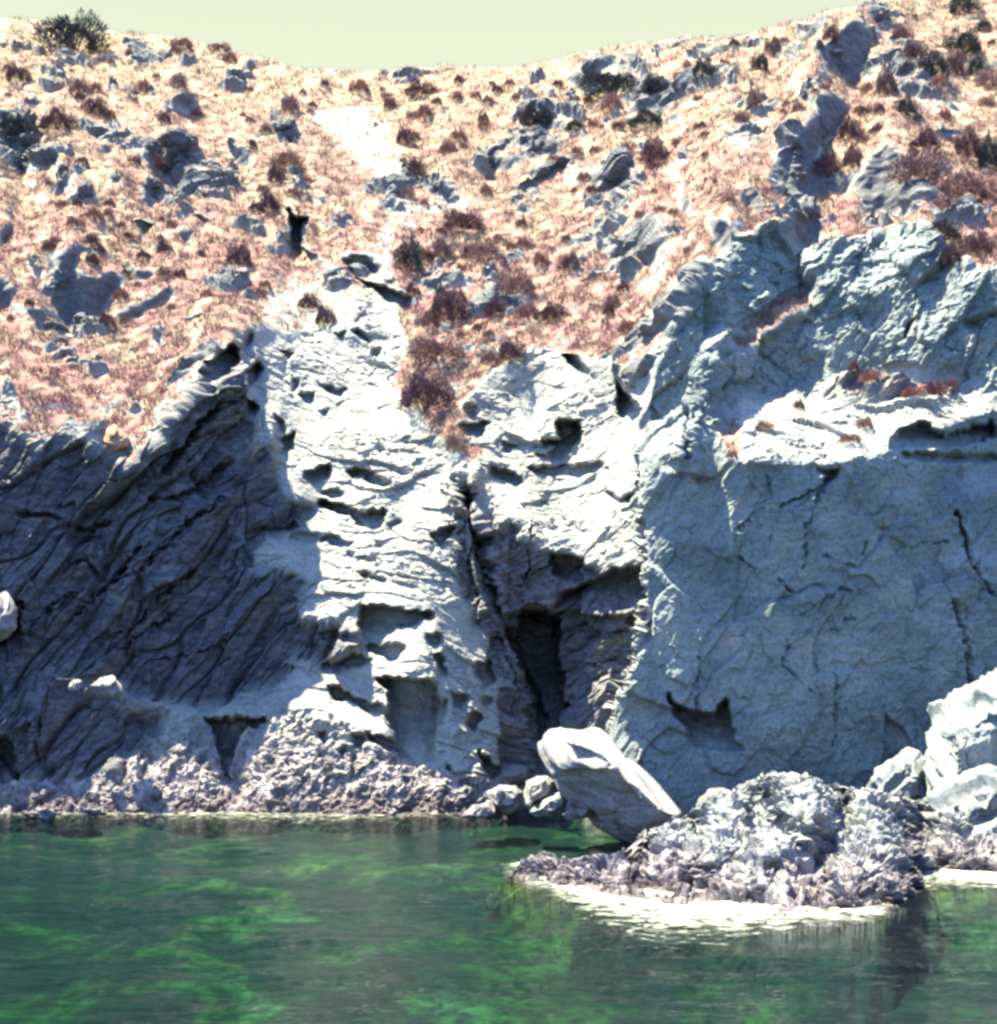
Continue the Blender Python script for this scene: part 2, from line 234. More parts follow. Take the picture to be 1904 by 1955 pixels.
 (KR, D, 0, [(1060, 1480), (1150, 1410), (1140, 1440), (1080, 1490)]), (KR, 88, 0, [(1180, 1720), (1220, 1640), (1340, 1590), (1380, 1700), (1300, 1800), (1220, 1780)]), (KR, 86, 0, [(1400, 1560), (1480, 1600), (1480, 1760), (1400, 1700)]),
 (KR, 84, 0, [(1660, 1600), (1904, 1620), (2400, 1620), (2400, 2100), (1720, 2100), (1640, 1800)]), (KR, 88, 0, [(1150, 1350), (1260, 1370), (1230, 1420)]), (KR, 86, 0, [(540, 1900), (700, 1800), (880, 1760), (950, 1904), (880, 2100), (560, 2150)]),
 (KR, 86, 0, [(1030, 1850), (1250, 1840), (1420, 1900), (1380, 2080), (1100, 2100)]), (KR, 100, 0, [(620, 240), (700, 230), (640, 300)]), (KR, 92, 0, [(1570, 660), (1640, 610), (1660, 680)])]:
    z(K, pts, b, a, None, 0)
    if b >= 104: HOL.append((K(pts), None))
HOL += [(K5([(1000, 1560), (1280, 1545), (1500, 1570), (1740, 1560), (1690, 1900), (1560, 2200), (1440, 2480), (1200, 2500), (1120, 2200), (1040, 1800)]), .8), (K5([(1080, 1545), (1280, 1560), (1275, 1800), (1330, 2050), (1300, 2400), (1230, 2400), (1120, 1950), (1060, 1700)]), 2.8),
        (K5([(745, 820), (800, 860), (850, 1100), (900, 1150), (940, 1380), (1000, 1600), (960, 1600), (880, 1400), (820, 1150)]), .7), (K7([(-100, 330), (60, 350), (110, 520), (100, 600), (40, 610), (-100, 500)]), 1.0), (K4([(0, 1540), (110, 1600), (140, 1720), (60, 1800), (-60, 1800)]), .8),
        (K4([(900, 760), (1010, 620), (1100, 500), (1200, 400), (1320, 320), (1400, 420), (1380, 430), (1260, 370), (1150, 470), (1050, 600), (960, 770)]), .35), (K4([(860, 900), (1000, 895), (1180, 790), (1300, 700), (1220, 830), (1000, 925)]), .3)]
for K, b, pts in [   # sunlit ledges inside the shaded walls
 (K1, 45, [(320, 80), (400, 50), (480, 80), (525, 150), (440, 130), (340, 150)]), (K1, 50, [(120, 60), (200, 140), (245, 190), (200, 230), (180, 160)]), (K1, 45, [(385, 590), (510, 600), (535, 650), (480, 660), (400, 620)]),
 (K1, 50, [(460, 745), (530, 718), (560, 748)]), (K1, 50, [(180, 320), (220, 360), (300, 420), (270, 440), (210, 390)]), (K2, 48, [(170, 1190), (330, 940), (420, 860), (430, 960), (420, 1040), (300, 1110)]),
 (K2, 55, [(150, 1230), (210, 1190), (300, 1200), (300, 1260), (230, 1280)]), (K1, 50, [(540, 870), (590, 880), (580, 930), (480, 920)]),
 (K5, 52, [(880, 1080), (960, 1150), (1050, 1150), (1040, 1200), (1070, 1290), (950, 1250), (910, 1160)]), (K5, 50, [(1060, 1450), (1110, 1460), (1110, 1520), (1070, 1510)]), (K5, 50, [(1410, 1370), (1475, 1355), (1440, 1398)]),
 (K5, 55, [(1640, 180), (1800, 180), (1790, 400), (1700, 290), (1640, 230)]), (K6, 52, [(1560, 890), (1620, 800), (1904, 730), (2100, 730), (2100, 860), (1904, 850), (1740, 960), (1700, 920)]),
 (K6, 50, [(1590, 1265), (1640, 1205), (1720, 1215), (1740, 1290), (1600, 1315)]), (K6, 52, [(1640, 1080), (1700, 1160), (1720, 1210), (1650, 1190)]), (K6, 55, [(1490, 1240), (1560, 1260), (1600, 1400), (1640, 1500), (1560, 1480), (1470, 1320)]),
 (K6, 50, [(1780, 1210), (1904, 1220), (2100, 1220), (2100, 1290), (1800, 1290)]), (K6, 52, [(1420, 1480), (1510, 1580), (1400, 1600)]), (K6, 52, [(1720, 1460), (1800, 1480), (1830, 1540), (1720, 1500)]),
 (K6, 50, [(250, 110), (300, 90), (400, 110), (380, 135), (260, 150)]), (K6, 50, [(0, 720), (90, 735), (90, 790), (60, 760), (0, 750)]),
 (KR, 46, [(130, 1500), (240, 1430), (370, 1460), (380, 1540), (320, 1640), (180, 1640)]), (K4, 50, [(540, 210), (600, 240), (650, 470), (580, 480), (530, 330)]), (K4, 52, [(40, 250), (80, 400), (70, 640), (30, 500)]),
 (K4, 52, [(-200, 480), (20, 560), (20, 830), (-200, 830)]), (K7, 48, [(520, 510), (640, 330), (690, 480), (640, 540)]), (K7, 48, [(390, 490), (470, 430), (480, 470), (430, 510)]), (K7, 50, [(750, 400), (790, 400), (800, 450), (760, 470)])]:
    z(K, pts, b, 0, None, 0)
CR = [  # clefts: mapper, width, depth, line
 (K6, 7, .35, [(1680, 980), (1730, 1150), (1760, 1280), (1860, 1420), (1904, 1500), (2100, 1640)]), (K6, 6, .3, [(1640, 1480), (1700, 1680), (1730, 1904), (1800, 2040)]), (K6, 4, .14, [(440, 1080), (560, 970), (640, 900), (620, 780)]),
 (K6, 5, .16, [(700, 950), (830, 890), (1000, 770)]), (K6, 5, .16, [(820, 1300), (830, 1100), (870, 960), (940, 820)]), (K6, 5, .16, [(430, 1230), (540, 1310)]), (K6, 4, .14, [(800, 1560), (850, 1540), (940, 1460), (1040, 1410), (1080, 1430)]),
 (K6, 4, .16, [(690, 1370), (740, 1430)]), (K6, 4, .12, [(980, 1660), (1080, 1570)]), (K6, 5, .2, [(150, 400), (150, 680)]), (K6, 4, .12, [(940, 1230), (1100, 1290)]), (K6, 4, .12, [(1150, 1220), (1170, 1160)]),
 (K6, 4, .14, [(300, 2160), (210, 2100), (215, 1800)]), (K6, 4, .12, [(980, 1900), (990, 2150), (980, 2300)]), (K6, 4, .12, [(1270, 1080), (1430, 1060), (1480, 1160), (1640, 1150)]), (K6, 4, .12, [(720, 1700), (700, 1850), (850, 1990)]),
 (K4, 9, .6, [(940, 760), (1010, 640), (1100, 500), (1200, 400), (1320, 320)]), (K4, 7, .4, [(860, 910), (1000, 905), (1180, 800), (1310, 690)]), (K4, 8, .45, [(800, 1300), (970, 1140), (1060, 1040), (1200, 960), (1240, 900)]),
 (K4, 8, .5, [(430, 1560), (500, 1500), (620, 1370), (800, 1180)]), (K4, 6, .35, [(150, 1640), (300, 1500), (420, 1440)]), (K4, 6, .35, [(600, 1700), (760, 1640), (900, 1480), (1100, 1300)]), (K4, 7, .4, [(100, 1000), (280, 1000), (450, 1090), (600, 1040)]),
 (K4, 6, .35, [(560, 1380), (480, 1240), (330, 1330)]), (K4, 9, .7, [(-20, 1740), (100, 1640), (120, 1500)]), (K4, 6, .35, [(600, 1820), (740, 1700), (900, 1640), (1060, 1480)]), (K4, 5, .3, [(860, 1830), (1000, 1800), (1180, 1760), (1300, 1660)]),
 (K5, 11, .9, [(745, 820), (780, 960), (840, 1150), (900, 1380), (960, 1560), (1060, 1760), (1180, 2050), (1240, 2300)]), (K5, 7, .35, [(820, 1060), (790, 1300), (860, 1500)]), (K5, 6, .3, [(960, 1700), (1040, 1900), (1060, 2150)]),
 (K5, 6, .35, [(1280, 1560), (1270, 1800), (1340, 2000)]), (K5, 6, .35, [(1080, 1400), (1130, 1300), (1120, 1180), (1150, 1060)]), (K5, 5, .25, [(1340, 1830), (1500, 1850), (1640, 1800)]), (K5, 5, .2, [(1400, 1660), (1560, 1680), (1750, 1640)]),
 (K1, 4, .14, [(480, 480), (560, 640), (620, 800)]), (PP, 5, .25, [(1222, 900), (1226, 1050), (1226, 1200), (1190, 1330)]), (PP, 6, .3, [(1395, 690), (1390, 745)]), (K7, 7, .4, [(100, 590), (0, 450)]), (K7, 5, .3, [(190, 530), (260, 250), (330, 120)]),
 (K7, 5, .3, [(330, 110), (560, 110), (760, 160), (960, 200)])]

# ------------------------------------------------------------------ relief solver: heights of the rock from slopes chosen for light and shade
def slopes_to_grad(beta, alpha, U, V):
    b = np.radians(beta); a = np.radians(alpha)
    nx = np.sin(b) * np.sin(a); ny = -np.sin(b) * np.cos(a); nz = np.cos(b)
    up = (U - CU) / F; wp = (HV - V) / F
    nq = nx * up + ny + nz * wp
    nq = np.minimum(nq, -.14)
    return (-nx / nq / F).astype(f32), (-nz / nq / F).astype(f32)     # dL/du, dL/d(up)
def solve(gx, gy, s, aw, aL, L0, iters, beta, zone):
    """least squares for L with L[r,c+1]-L[r,c]=gx*s, L[r-1,c]-L[r,c]=gy*s (row 0 on top) and soft anchors"""
    wx = .10 * np.exp(-((beta[:, 1:] - beta[:, :-1]) / 9.) ** 2) + 1e-6          # a face may stand proud of its neighbour
    if zone is not None:
        dz_ = zone[:, 1:] != zone[:, :-1]; gl_ = (zone[:, 1:] == 3) | (zone[:, :-1] == 3)
        wx = np.where(dz_ & gl_, wx * 1e-5, np.where(dz_ & ((zone[:, 1:] == 4) | (zone[:, :-1] == 4)), wx * 1e-5, np.where(dz_, wx * .3, wx)))
    wy = 1 + 9. * ((beta[1:] > 80) & (beta[:-1] > 80))          # steep walls keep their shape, the slopes above take up the slack
    if zone is not None: wy = np.where((zone[1:] + zone[:-1] == 7) & (zone[1:] * zone[:-1] == 12), 1e-6, wy)     # the right wall stands in front of the gully
    GX = (gx[:, 1:] + gx[:, :-1]) * .5 * s * wx; GY = (gy[1:, :] + gy[:-1, :]) * .5 * s * wy
    def A(x):
        r = aw * x; d = (x[:, 1:] - x[:, :-1]) * wx; r[:, 1:] += d; r[:, :-1] -= d
        d = (x[:-1] - x[1:]) * wy; r[:-1] += d; r[1:] -= d
        return r
    b = aw * aL
    b[:, 1:] += GX; b[:, :-1] -= GX; b[:-1] += GY; b[1:] -= GY
    x = L0.astype(np.float64); r = b - A(x); p = r.copy(); rs = (r * r).sum()
    for _ in range(iters):
        Ap = A(p); al = rs / max((p * Ap).sum(), 1e-30); x += al * p; r -= al * Ap
        rn = (r * r).sum(); p = r + rn / rs * p; rs = rn
        if rs < 1e-9: break
    return x
def relief(u0, u1, v0, v1, paint, anchors, s=4.0):
    x = None
    for k in (8, 4, 2, 1):
        st = s * k
        us = np.arange(u0, u1 + .1, st); vs = np.arange(v0, v1 + .1, st)
        U, V = np.meshgrid(us, vs)
        beta, alpha, zon = paint(U, V, st)[:3]
        gx, gy = slopes_to_grad(beta, alpha, U, V)
        aw = np.zeros(U.shape); aL = np.zeros(U.shape)
        for (u, v, y, wt) in anchors:
            c = int(round((u - u0) / st)); r = int(round((v - v0) / st))
            if 0 <= r < len(vs) and 0 <= c < len(us): aw[r, c] += wt / k; aL[r, c] = math.log(y)
        if x is None: L0 = np.full(U.shape, math.log(30.))
        else: L0 = bil(x, pu, pv, U, V)
        x = solve(gx, gy, st, aw, aL, L0, {8: 1200, 4: 500, 2: 300, 1: 200}[k], beta, zon)
        pu, pv = us, vs
    return us, vs, x
def bil(a, us, vs, U, V):
    x = np.clip((U - us[0]) / (us[1] - us[0]), 0, len(us) - 1.001); y = np.clip((V - vs[0]) / (vs[1] - vs[0]), 0, len(vs) - 1.001)
    i = x.astype(int); j = y.astype(int); fx = x - i; fy = y - j
    return (a[j, i] * (1 - fx) + a[j, i + 1] * fx) * (1 - fy) + (a[j + 1, i] * (1 - fx) + a[j + 1, i + 1] * fx) * fy
ZN = ['L', 'B', 'T', 'G', 'R', 'V']
def paint_main(U, V, st):
    wu = U + fbm2(U / 34, V / 34, 3, 5) * 9 + fbm2(U / 9, V / 9, 2, 15) * 3; wv = V + fbm2(U / 34 + 50, V / 34, 3, 6) * 9 + fbm2(U / 9 + 7, V / 9, 2, 16) * 3
    beta = np.full(U.shape, 40., f32); alpha = np.zeros(U.shape, f32); zone = np.full(U.shape, 5); veg = np.ones(U.shape, f32); dk = np.zeros(U.shape, f32)
    beta += fbm2(U / 90, V / 60, 3, 8) * 14; alpha += fbm2(U / 120, V / 120, 2, 9) * 30
    for pts, b, a, zn, vg in L:
        m = inpoly(wu, wv, pts)
        beta[m] = b; alpha[m] = a
        if zn: zone[m] = ZN.index(zn)
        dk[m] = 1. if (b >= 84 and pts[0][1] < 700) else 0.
        if vg is not None: veg[m] = vg
    paint_main.dk = dk
    return beta, alpha, zone, veg
def shore(v): return CAMZ / ((v - HV) / F)
anch = []
AK = [(-300, 1552, shore(1552)), (940, 1552, shore(1552)), (985, 1500, 31.5), (1060, 1500, 32.5), (1120, 1500, 31.2), (1150, 1500, 30.5), (1165, 1500, 26.5), (1250, 1500, 26.7), (1420, 1500, 27.2), (1600, 1500, 27.8), (1904, 1500, 28.9), (2150, 1500, 29.8)]
for u in []:
    anch.append((u, round(float(np.interp(u, [k[0] for k in AK], [k[1] for k in AK])) / 32) * 32 + 4, float(np.interp(u, [k[0] for k in AK], [k[2] for k in AK])), .12))
for u in range(-244, 2149, 4):
    v = float(np.interp(u, [k[0] for k in AK], [k[1] for k in AK])); anch.append((u, v, float(np.interp(u, [k[0] for k in AK], [k[2] for k in AK])), .05))
for u in range(1010, 1200, 8): anch.append((u, 1250, 31.0 if u < 1150 else 30.2, .03))
U0, U1, V0, V1 = -244, 2148, -164, 1648
us, vs, LL = relief(U0, U1, V0, V1, paint_main, anch)

def sstep(x, a, b):
    t = np.clip((x - a) / (b - a), 0, 1); return (t * t * (3 - 2 * t)).astype(f32)
def unproj(U, V, Y): return (U - CU) / F * Y, Y, CAMZ + (HV - V) / F * Y
def normals(X, Y, Z):
    P = np.stack([X, Y, Z], -1)
    du = np.gradient(P, axis=1); dv = np.gradient(P, axis=0)
    n = np.cross(du, dv); n /= np.linalg.norm(n, axis=-1, keepdims=True) + 1e-12
    n[n[..., 1] > .05] *= -1
    return n
# fine grid, rows follow the skyline
gu = np.arange(-240, 2140.1, 2.0); NR = 800
skyv = np.interp(gu, [p[0] for p in SKY], [p[1] for p in SKY]) + fbm2(gu / 40, gu * 0 + 3, 3, 77) * 5
T = np.linspace(0, 1, NR)[:, None]
GU = np.repeat(gu[None, :], NR, 0); GV = skyv[None, :] * (1 - T) + 1644 * T
LY = bil(LL, us, vs, GU, GV)
LY = blur(LY.astype(f32) - 3.5, 1) + 3.5
GY = np.exp(LY.astype(np.float64))
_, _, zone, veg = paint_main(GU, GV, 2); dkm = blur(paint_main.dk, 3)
zm = {k: blur((zone == i).astype(f32), 3) for i, k in enumerate(ZN)}
vegm = blur(veg, 8)
X, Y, Z = unproj(GU, GV, GY)
n = normals(blur(X.astype(f32), 2), blur(Y.astype(f32), 2), blur(Z.astype(f32), 2))
sx = X.astype(np.float64); sz = (Z + .55 * Y).astype(np.float64)
wx = fbm2(sx / 2.2, sz / 2.2, 3, 21) * .6; wz = fbm2(sx / 2.2 + 9, sz / 2.2, 3, 22) * .6
disp = np.zeros(X.shape, f32)
def facg(size, ang, st, seed, amp, groove, soft=.04, gw=.05):
    h, e = facets(sx + wx * size * .5, sz + wz * size * .5, size, ang, st, seed, soft)
    return (h * amp - groove * np.exp(-(e / gw) ** 2)).astype(f32)
def fac(size, ang, st, seed, amp, soft=.05): return (facets(sx + wx * size * .5, sz + wz * size * .5, size, ang, st, seed, soft)[0] * amp).astype(f32)
# left cliff: slabs leaning up to the right
disp += .8 * zm['L'] * (facg(.95, 52, 4.0, 101, .70, .22) + facg(.36, 54, 4, 102, .30, .06) + fac(.13, 50, 5, 103, .11) + fbm2(sx * 3, sz * 3, 4, 104) * .10)
# buttress: thin beds
bed = facg(.62, -16, 2.2, 111, .28, .07, .03) + facg(.24, -24, 2.0, 112, .10, .03, .03) + fac(.1, -10, 1.7, 113, .045) + fbm2(sx * 6, sz * 6, 4, 114) * .085
disp += .36 * zm['B'] * bed * (.4 + 1.3 * sstep(fbm2(sx / 1.6, sz / 1.6, 3, 119), -.25, .3))
disp += .9 * zm['G'] * (fac(.8, 96, 3.5, 121, .5) + fac(.3, 10, 2.5, 122, .22) + fac(.12, 20, 2, 123, .09) + fbm2(sx * 4, sz * 4, 3, 124) * .06)
disp += (.62 + .5 * sstep(820 - GV, 0, 60)) * zm['R'] * (facg(1.7, 62, 1.6, 131, .36, .05, .03, .03) + facg(.62, 55, 1.8, 132, .14, .02, .03) + facg(.24, 60, 1.7, 133, .065, .012, .03, .03) + fac(.09, 40, 1.6, 135, .028) + fbm2(sx * .9, sz * .9, 3, 134) * .11 + fbm2(sx * 6, sz * 6, 3, 136) * .035)
pit = fbm2(sx * 3.2, sz * 3.2, 4, 141, .6, True)
disp += .42 * zm['T'] * (fac(.6, 75, 1.6, 142, .34) + fac(.22, 65, 2.0, 143, .20) + pit * .26 + fbm2(sx * 12, sz * 9, 2, 144) * .06)
rocky = sstep(fbm2(sx / 1.8, sz / 1.8, 5, 151) + .35 * np.clip(fbm2(sx / 9, sz / 7, 2, 158), -1, 1), .16, .30)
disp += .7 * zm['V'] * (fbm2(sx / 2.5, sz / 2.5, 5, 152) * .45 + rocky * (fac(.5, 30, 2, 153, .45) + fac(.17, 20, 2, 155, .13) + .22) + fbm2(sx * 4, sz * 4, 2, 154) * .06)
fr_ = blur(inpoly(GU + fbm2(GU / 30, GV / 30, 4, 64) * 26, GV + fbm2(GU / 30 + 4, GV / 30, 4, 65) * 26, [(-260, 700), (330, 700), (380, 760), (300, 860), (230, 900), (60, 880), (-260, 870)]).astype(f32), 8); vegm = np.maximum(vegm, .62 * fr_)      # scrub thins out over the lip of the cliff
for K, wd, dp, pts in CR:
    pts = K(pts)
    bu0, bu1 = min(p[0] for p in pts) - 40, max(p[0] for p in pts) + 40
    ju = (gu > bu0) & (gu < bu1)
    sub = np.s_[:, np.where(ju)[0][0]:np.where(ju)[0][-1] + 1]
    jit = fbm2(GU[sub] / 14, GV[sub] / 14, 3, 61) * 7
    d = linedist(GU[sub] + jit * 1.5, GV[sub] + jit, pts)
    vary = sstep(fbm2(GU[sub] / 30, GV[sub] / 30, 3, 63), -.25, .2); ww = wd * (.35 + .45 * vary)
    disp[sub] -= (dp * (.35 + .65 * vary) * np.exp(-(d / ww) ** 2) - dp * .25 * np.exp(-(d / (ww * 4)) ** 2)).astype(f32)
hol = np.zeros(X.shape, f32)          # hollows cut back under their roofs
hu = GU + fbm2(GU / 16, GV / 16, 4, 71) * 9; hv = GV + fbm2(GU / 16 + 5, GV / 16, 4, 72) * 9
for pts, dp in HOL:
    v1 = max(p[1] for p in pts); v0 = min(p[1] for p in pts); u0 = min(p[0] for p in pts); u1 = max(p[0] for p in pts)
    m = inpoly(hu, hv, pts)
    if dp is None: dp = float(np.clip(.9 * (v1 - v0) / F * 32, .10, 1.0)) * (1.25 if u1 - u0 > 25 else 1)
    hol = np.maximum(hol, np.where(m, dp * np.clip((v1 + 6 - hv) / max(v1 - v0, 8) * 1.5, .15, 1), 0).astype(f32))
hol = blur(hol, 1)
edge = sstep(T * 1500, 0, 40)          # keep the crest calm
disp *= (.35 + .65 * edge)
PX = X + n[..., 0] * disp; PY = Y + n[..., 1] * disp; PZ = Z + n[..., 2] * disp
k_ = 1 + hol / PY; PX = PX * k_; PY = PY * k_; PZ = CAMZ + (PZ - CAMZ) * k_
# ground falls away behind the crest
back = [(.6, .05), (2, .0), (5, -.6), (12, -3), (25, -8)]
bx = [PX[0:1] * (1 + d / PY[0:1]) for d, h in back][::-1]; by = [PY[0:1] + d for d, h in back][::-1]; bz = [PZ[0:1] + h for d, h in back][::-1]
nb = len(back)
PX = np.concatenate(bx + [PX]); PY = np.concatenate(by + [PY]); PZ = np.concatenate(bz + [PZ])
ext = lambda a: np.concatenate([np.repeat(a[0:1], nb, 0), a])
vegv = ext(vegm); tide = ext(zm['T']); nn = normals(PX, PY, PZ)
steep = sstep(blur(nn[..., 2].astype(f32), 1), .30, .62)
rk = ext(rocky)
vegv = np.clip(vegv * 1.15 * (.25 + .75 * steep) * (1 - .55 * rk), 0, 1)
GVx = ext(GV); GUx = ext(GU)
wet = 1 - sstep(PZ, .10, .55)

# ------------------------------------------------------------------ materials
def mat(name):
    m = bpy.data.materials.new(name); m.use_nodes = True; nt = m.node_tree; nt.nodes.clear()
    o = N(nt, 'ShaderNodeOutputMaterial'); b = N(nt, 'ShaderNodeBsdfPrincipled'); nt.links.new(b.outputs[0], o.inputs[0])
    b.inputs['Roughness'].default_value = .9
    b.inputs['Specular IOR Level'].default_value = .2
    return m, nt, b
def noise(nt, scale, detail=4, vec=None, rough=.55, dist=0.):
    n = N(nt, 'ShaderNodeTexNoise'); n.inputs['Scale'].default_value = scale; n.inputs['Detail'].default_value = detail
    n.inputs['Roughness'].default_value = rough; n.inputs['Distortion'].default_value = dist
    if vec is not None: nt.links.new(vec, n.inputs['Vector'])
    return n.outputs['Fac']
def ramp(nt, fac, stops):
    r = N(nt, 'ShaderNodeValToRGB'); e = r.color_ramp.elements
    while len(e) < len(stops): e.new(.5)
    for k, (p, c) in enumerate(stops): e[k].position = p; e[k].color = (*c, 1) if not isinstance(c, float) else (c, c, c, 1)
    nt.links.new(fac, r.inputs[0]); return r.outputs[0]
def mixc(nt, fac, a, b, mode='MIX'):
    m = N(nt, 'ShaderNodeMix', data_type='RGBA', blend_type=mode)
    for s, v in ((0, fac), (6, a), (7, b)):
        if isinstance(v, (int, float)): m.inputs[s].default_value = v
        elif isinstance(v, tuple): m.inputs[s].default_value = (*v, 1)
        else: nt.links.new(v, m.inputs[s])
    return m.outputs[2]
def math_(nt, op, a, b=0.):
    m = N(nt, 'ShaderNodeMath', operation=op)
    for s, v in ((0, a), (1, b)):
        if isinstance(v, (int, float)): m.inputs[s].default_value = v
        else: nt.links.new(v, m.inputs[s])
    return m.outputs[0]
def attr(nt, name): return N(nt, 'ShaderNodeAttribute', attribute_name=name).outputs['Fac']
def objvec(nt, scale=(1, 1, 1), rot=(0, 0, 0)):
    t = N(nt, 'ShaderNodeTexCoord'); m = N(nt, 'ShaderNodeMapping'); m.inputs['Scale'].default_value = scale
    m.inputs['Rotation'].default_value = rot
    nt.links.new(t.outputs['Object'], m.inputs[0]); return m.outputs[0]
def bump(nt, b, h, strength=.6, dist=.05):
    n = N(nt, 'ShaderNodeBump'); n.inputs['Strength'].default_value = strength; n.inputs['Distance'].default_value = dist
    nt.links.new(h, n.inputs['Height']); nt.links.new(n.outputs[0], b.inputs['Normal'])
def bed_colour(nt):
    v = objvec(nt, (1, .8, 1)); a = noise(nt, .50, 6, v, .66, .8)
    c = ramp(nt, a, [(.42, (.002, .008, .010)), (.51, (.010, .022, .016)), (.58, (.046, .066, .018)), (.66, (.095, .115, .045)), (.77, (.13, .14, .09))])
    return mixc(nt, ramp(nt, noise(nt, 3.4, 8, v, .78, .4), [(.44, .92), (.55, 0.)]), c, (.008, .014, .013))
def rock_material(name, base, light, dark, vegetated=True, streak=(1, 1, 1), rot=(0, 0, 0)):
    m, nt, b = mat(name)
    v = objvec(nt); vs_ = objvec(nt, streak, rot)
    a = noise(nt, 1.1, 6, v); c = ramp(nt, a, [(.32, dark), (.5, base), (.68, light)])
    s = noise(nt, 3.0, 8, vs_, .7); c = mixc(nt, .5, c, ramp(nt, s, [(.3, dark), (.52, base), (.7, light)]))
    if vegetated:
        s2 = noise(nt, 2.4, 8, objvec(nt, (1, 1, 4), (0, .9, 0)), .7)
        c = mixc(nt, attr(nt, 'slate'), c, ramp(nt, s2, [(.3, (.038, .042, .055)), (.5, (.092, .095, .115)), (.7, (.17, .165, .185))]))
        c = mixc(nt, attr(nt, 'green'), c, ramp(nt, math_(nt, 'ADD', math_(nt, 'MULTIPLY', s2, .5), math_(nt, 'MULTIPLY', a, .5)), [(.36, (.10, .125, .14)), (.5, (.17, .20, .215)), (.64, (.245, .265, .275))]))
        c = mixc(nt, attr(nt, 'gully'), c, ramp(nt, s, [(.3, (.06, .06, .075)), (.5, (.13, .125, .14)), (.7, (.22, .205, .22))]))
    st = ramp(nt, noise(nt, 2.2, 6, v, .65, .4), [(.60, 0.), (.72, 1.)])
    c = mixc(nt, math_(nt, 'MULTIPLY', st, .35), c, (.36, .20, .16))
    if vegetated:
        g = noise(nt, 2.6, 8, v, .7)
        grass = ramp(nt, g, [(.36, (.09, .042, .05)), (.46, (.18, .095, .095)), (.54, (.27, .20, .155)), (.66, (.35, .30, .235))])
        g2 = noise(nt, .35, 3, v); grass = mixc(nt, ramp(nt, g2, [(.4, 0.), (.62, .55)]), grass, (.25, .125, .135))
        so_ = N(nt, 'ShaderNodeSeparateXYZ'); nt.links.new(v, so_.inputs[0]); hi = math_(nt, 'MULTIPLY', math_(nt, 'SUBTRACT', so_.outputs[2], 12.), .07)
        grass = mixc(nt, ramp(nt, hi, [(0., 0.), (.8, .55)]), grass, (.33, .27, .185))  # warmer film tone of the upper slope put into the grass colour
        vf = math_(nt, 'ADD', attr(nt, 'veg'), math_(nt, 'MULTIPLY', math_(nt, 'SUBTRACT', noise(nt, 5, 6, v, .7), .5), 1.6))
        vf = ramp(nt, vf, [(.38, 0.), (.60, 1.)])
        c = mixc(nt, vf, c, grass)
    c = mixc(nt, 1., c, ramp(nt, noise(nt, 16, 8, v, .75), [(.36, .50), (.47, .92), (.64, 1.12)]), 'MULTIPLY')
    tf = attr(nt, 'tide')
    tc_ = ramp(nt, noise(nt, 4, 7, v, .7), [(.40, (.012, .012, .022)), (.47, (.12, .085, .11)), (.60, (.33, .28, .30))])
    c = mixc(nt, math_(nt, 'MULTIPLY', tf, .75), c, tc_)
    wf = attr(nt, 'wet'); c = mixc(nt, math_(nt, 'MULTIPLY', wf, ramp(nt, noise(nt, 3, 5, v), [(.42, .9), (.6, .15)])), c, (.05, .035, .045))
    c = mixc(nt, attr(nt, 'deep'), c, bed_colour(nt))
    nt.links.new(c, b.inputs['Base Color'])
    h = math_(nt, 'ADD', noise(nt, 7, 8, vs_, .7), math_(nt, 'MULTIPLY', noise(nt, 30, 4, v, .6), .35))
    bump(nt, b, h, .7, .028)
    return m
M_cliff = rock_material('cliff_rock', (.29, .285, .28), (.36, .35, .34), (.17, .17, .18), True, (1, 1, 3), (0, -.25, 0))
M_left = rock_material('dark_slate', (.13, .135, .15), (.2, .2, .22), (.07, .075, .085), False)
M_rig = rock_material('grey_greenstone', (.18, .20, .22), (.27, .28, .29), (.10, .12, .13), False)
M_reef = rock_material('tidal_rock', (.22, .23, .25), (.35, .345, .355), (.08, .09, .11), False, (1, 1, 2.5), (0, .7, 0))
M_rust = rock_material('rusty_stone', (.34, .19, .13), (.42, .28, .2), (.16, .09, .08), False)
M_bld = rock_material('smooth_grey_stone', (.19, .18, .20), (.27, .255, .27), (.12, .115, .13), False)

def tag(o, label=None, cat=None, group=None, kind=None):
    for k, v in (('label', label), ('category', cat), ('group', group), ('kind', kind)):
        if v: o[k] = v
    return o
def mesh_np(name, co_, faces, m, attrs={}, smooth=False):
    me = bpy.data.meshes.new(name)
    me.vertices.add(len(co_)); me.vertices.foreach_set('co', np.ascontiguousarray(co_, f32).ravel())
    k = faces.shape[1]
    me.loops.add(faces.size); me.loops.foreach_set('vertex_index', np.ascontiguousarray(faces, np.int32).ravel())
    me.polygons.add(len(faces)); me.polygons.foreach_set('loop_start', np.arange(0, faces.size, k, dtype=np.int32))
    me.polygons.foreach_set('loop_total', np.full(len(faces), k, np.int32))
    me.update(calc_edges=True); me.validate()
    for a, v in attrs.items():
        at = me.attributes.new(a, 'FLOAT', 'POINT'); at.data.foreach_set('value', np.ascontiguousarray(v, f32).ravel())
    me.materials.append(m)
    me.shade_smooth() if smooth else me.shade_flat()
    o = bpy.data.objects.new(name, me); C.objects.link(o); return o
R, CN = PX.shape
idx = np.arange(R * CN).reshape(R, CN)
quads = np.stack([idx[:-1, :-1], idx[1:, :-1], idx[1:, 1:], idx[:-1, 1:]], -1).reshape(-1, 4)
fu = (GUx[:-1, :-1] + 1).ravel(); fv = ((GVx[:-1, :-1] + GVx[1:, 1:]) / 2).ravel()
ju = fu + fbm2(fu / 25, fv / 25, 3, 91) * 10; jv = fv + fbm2(fu / 25 + 9, fv / 25, 3, 92) * 10
own = np.zeros(len(quads), int)   # 0 hillside
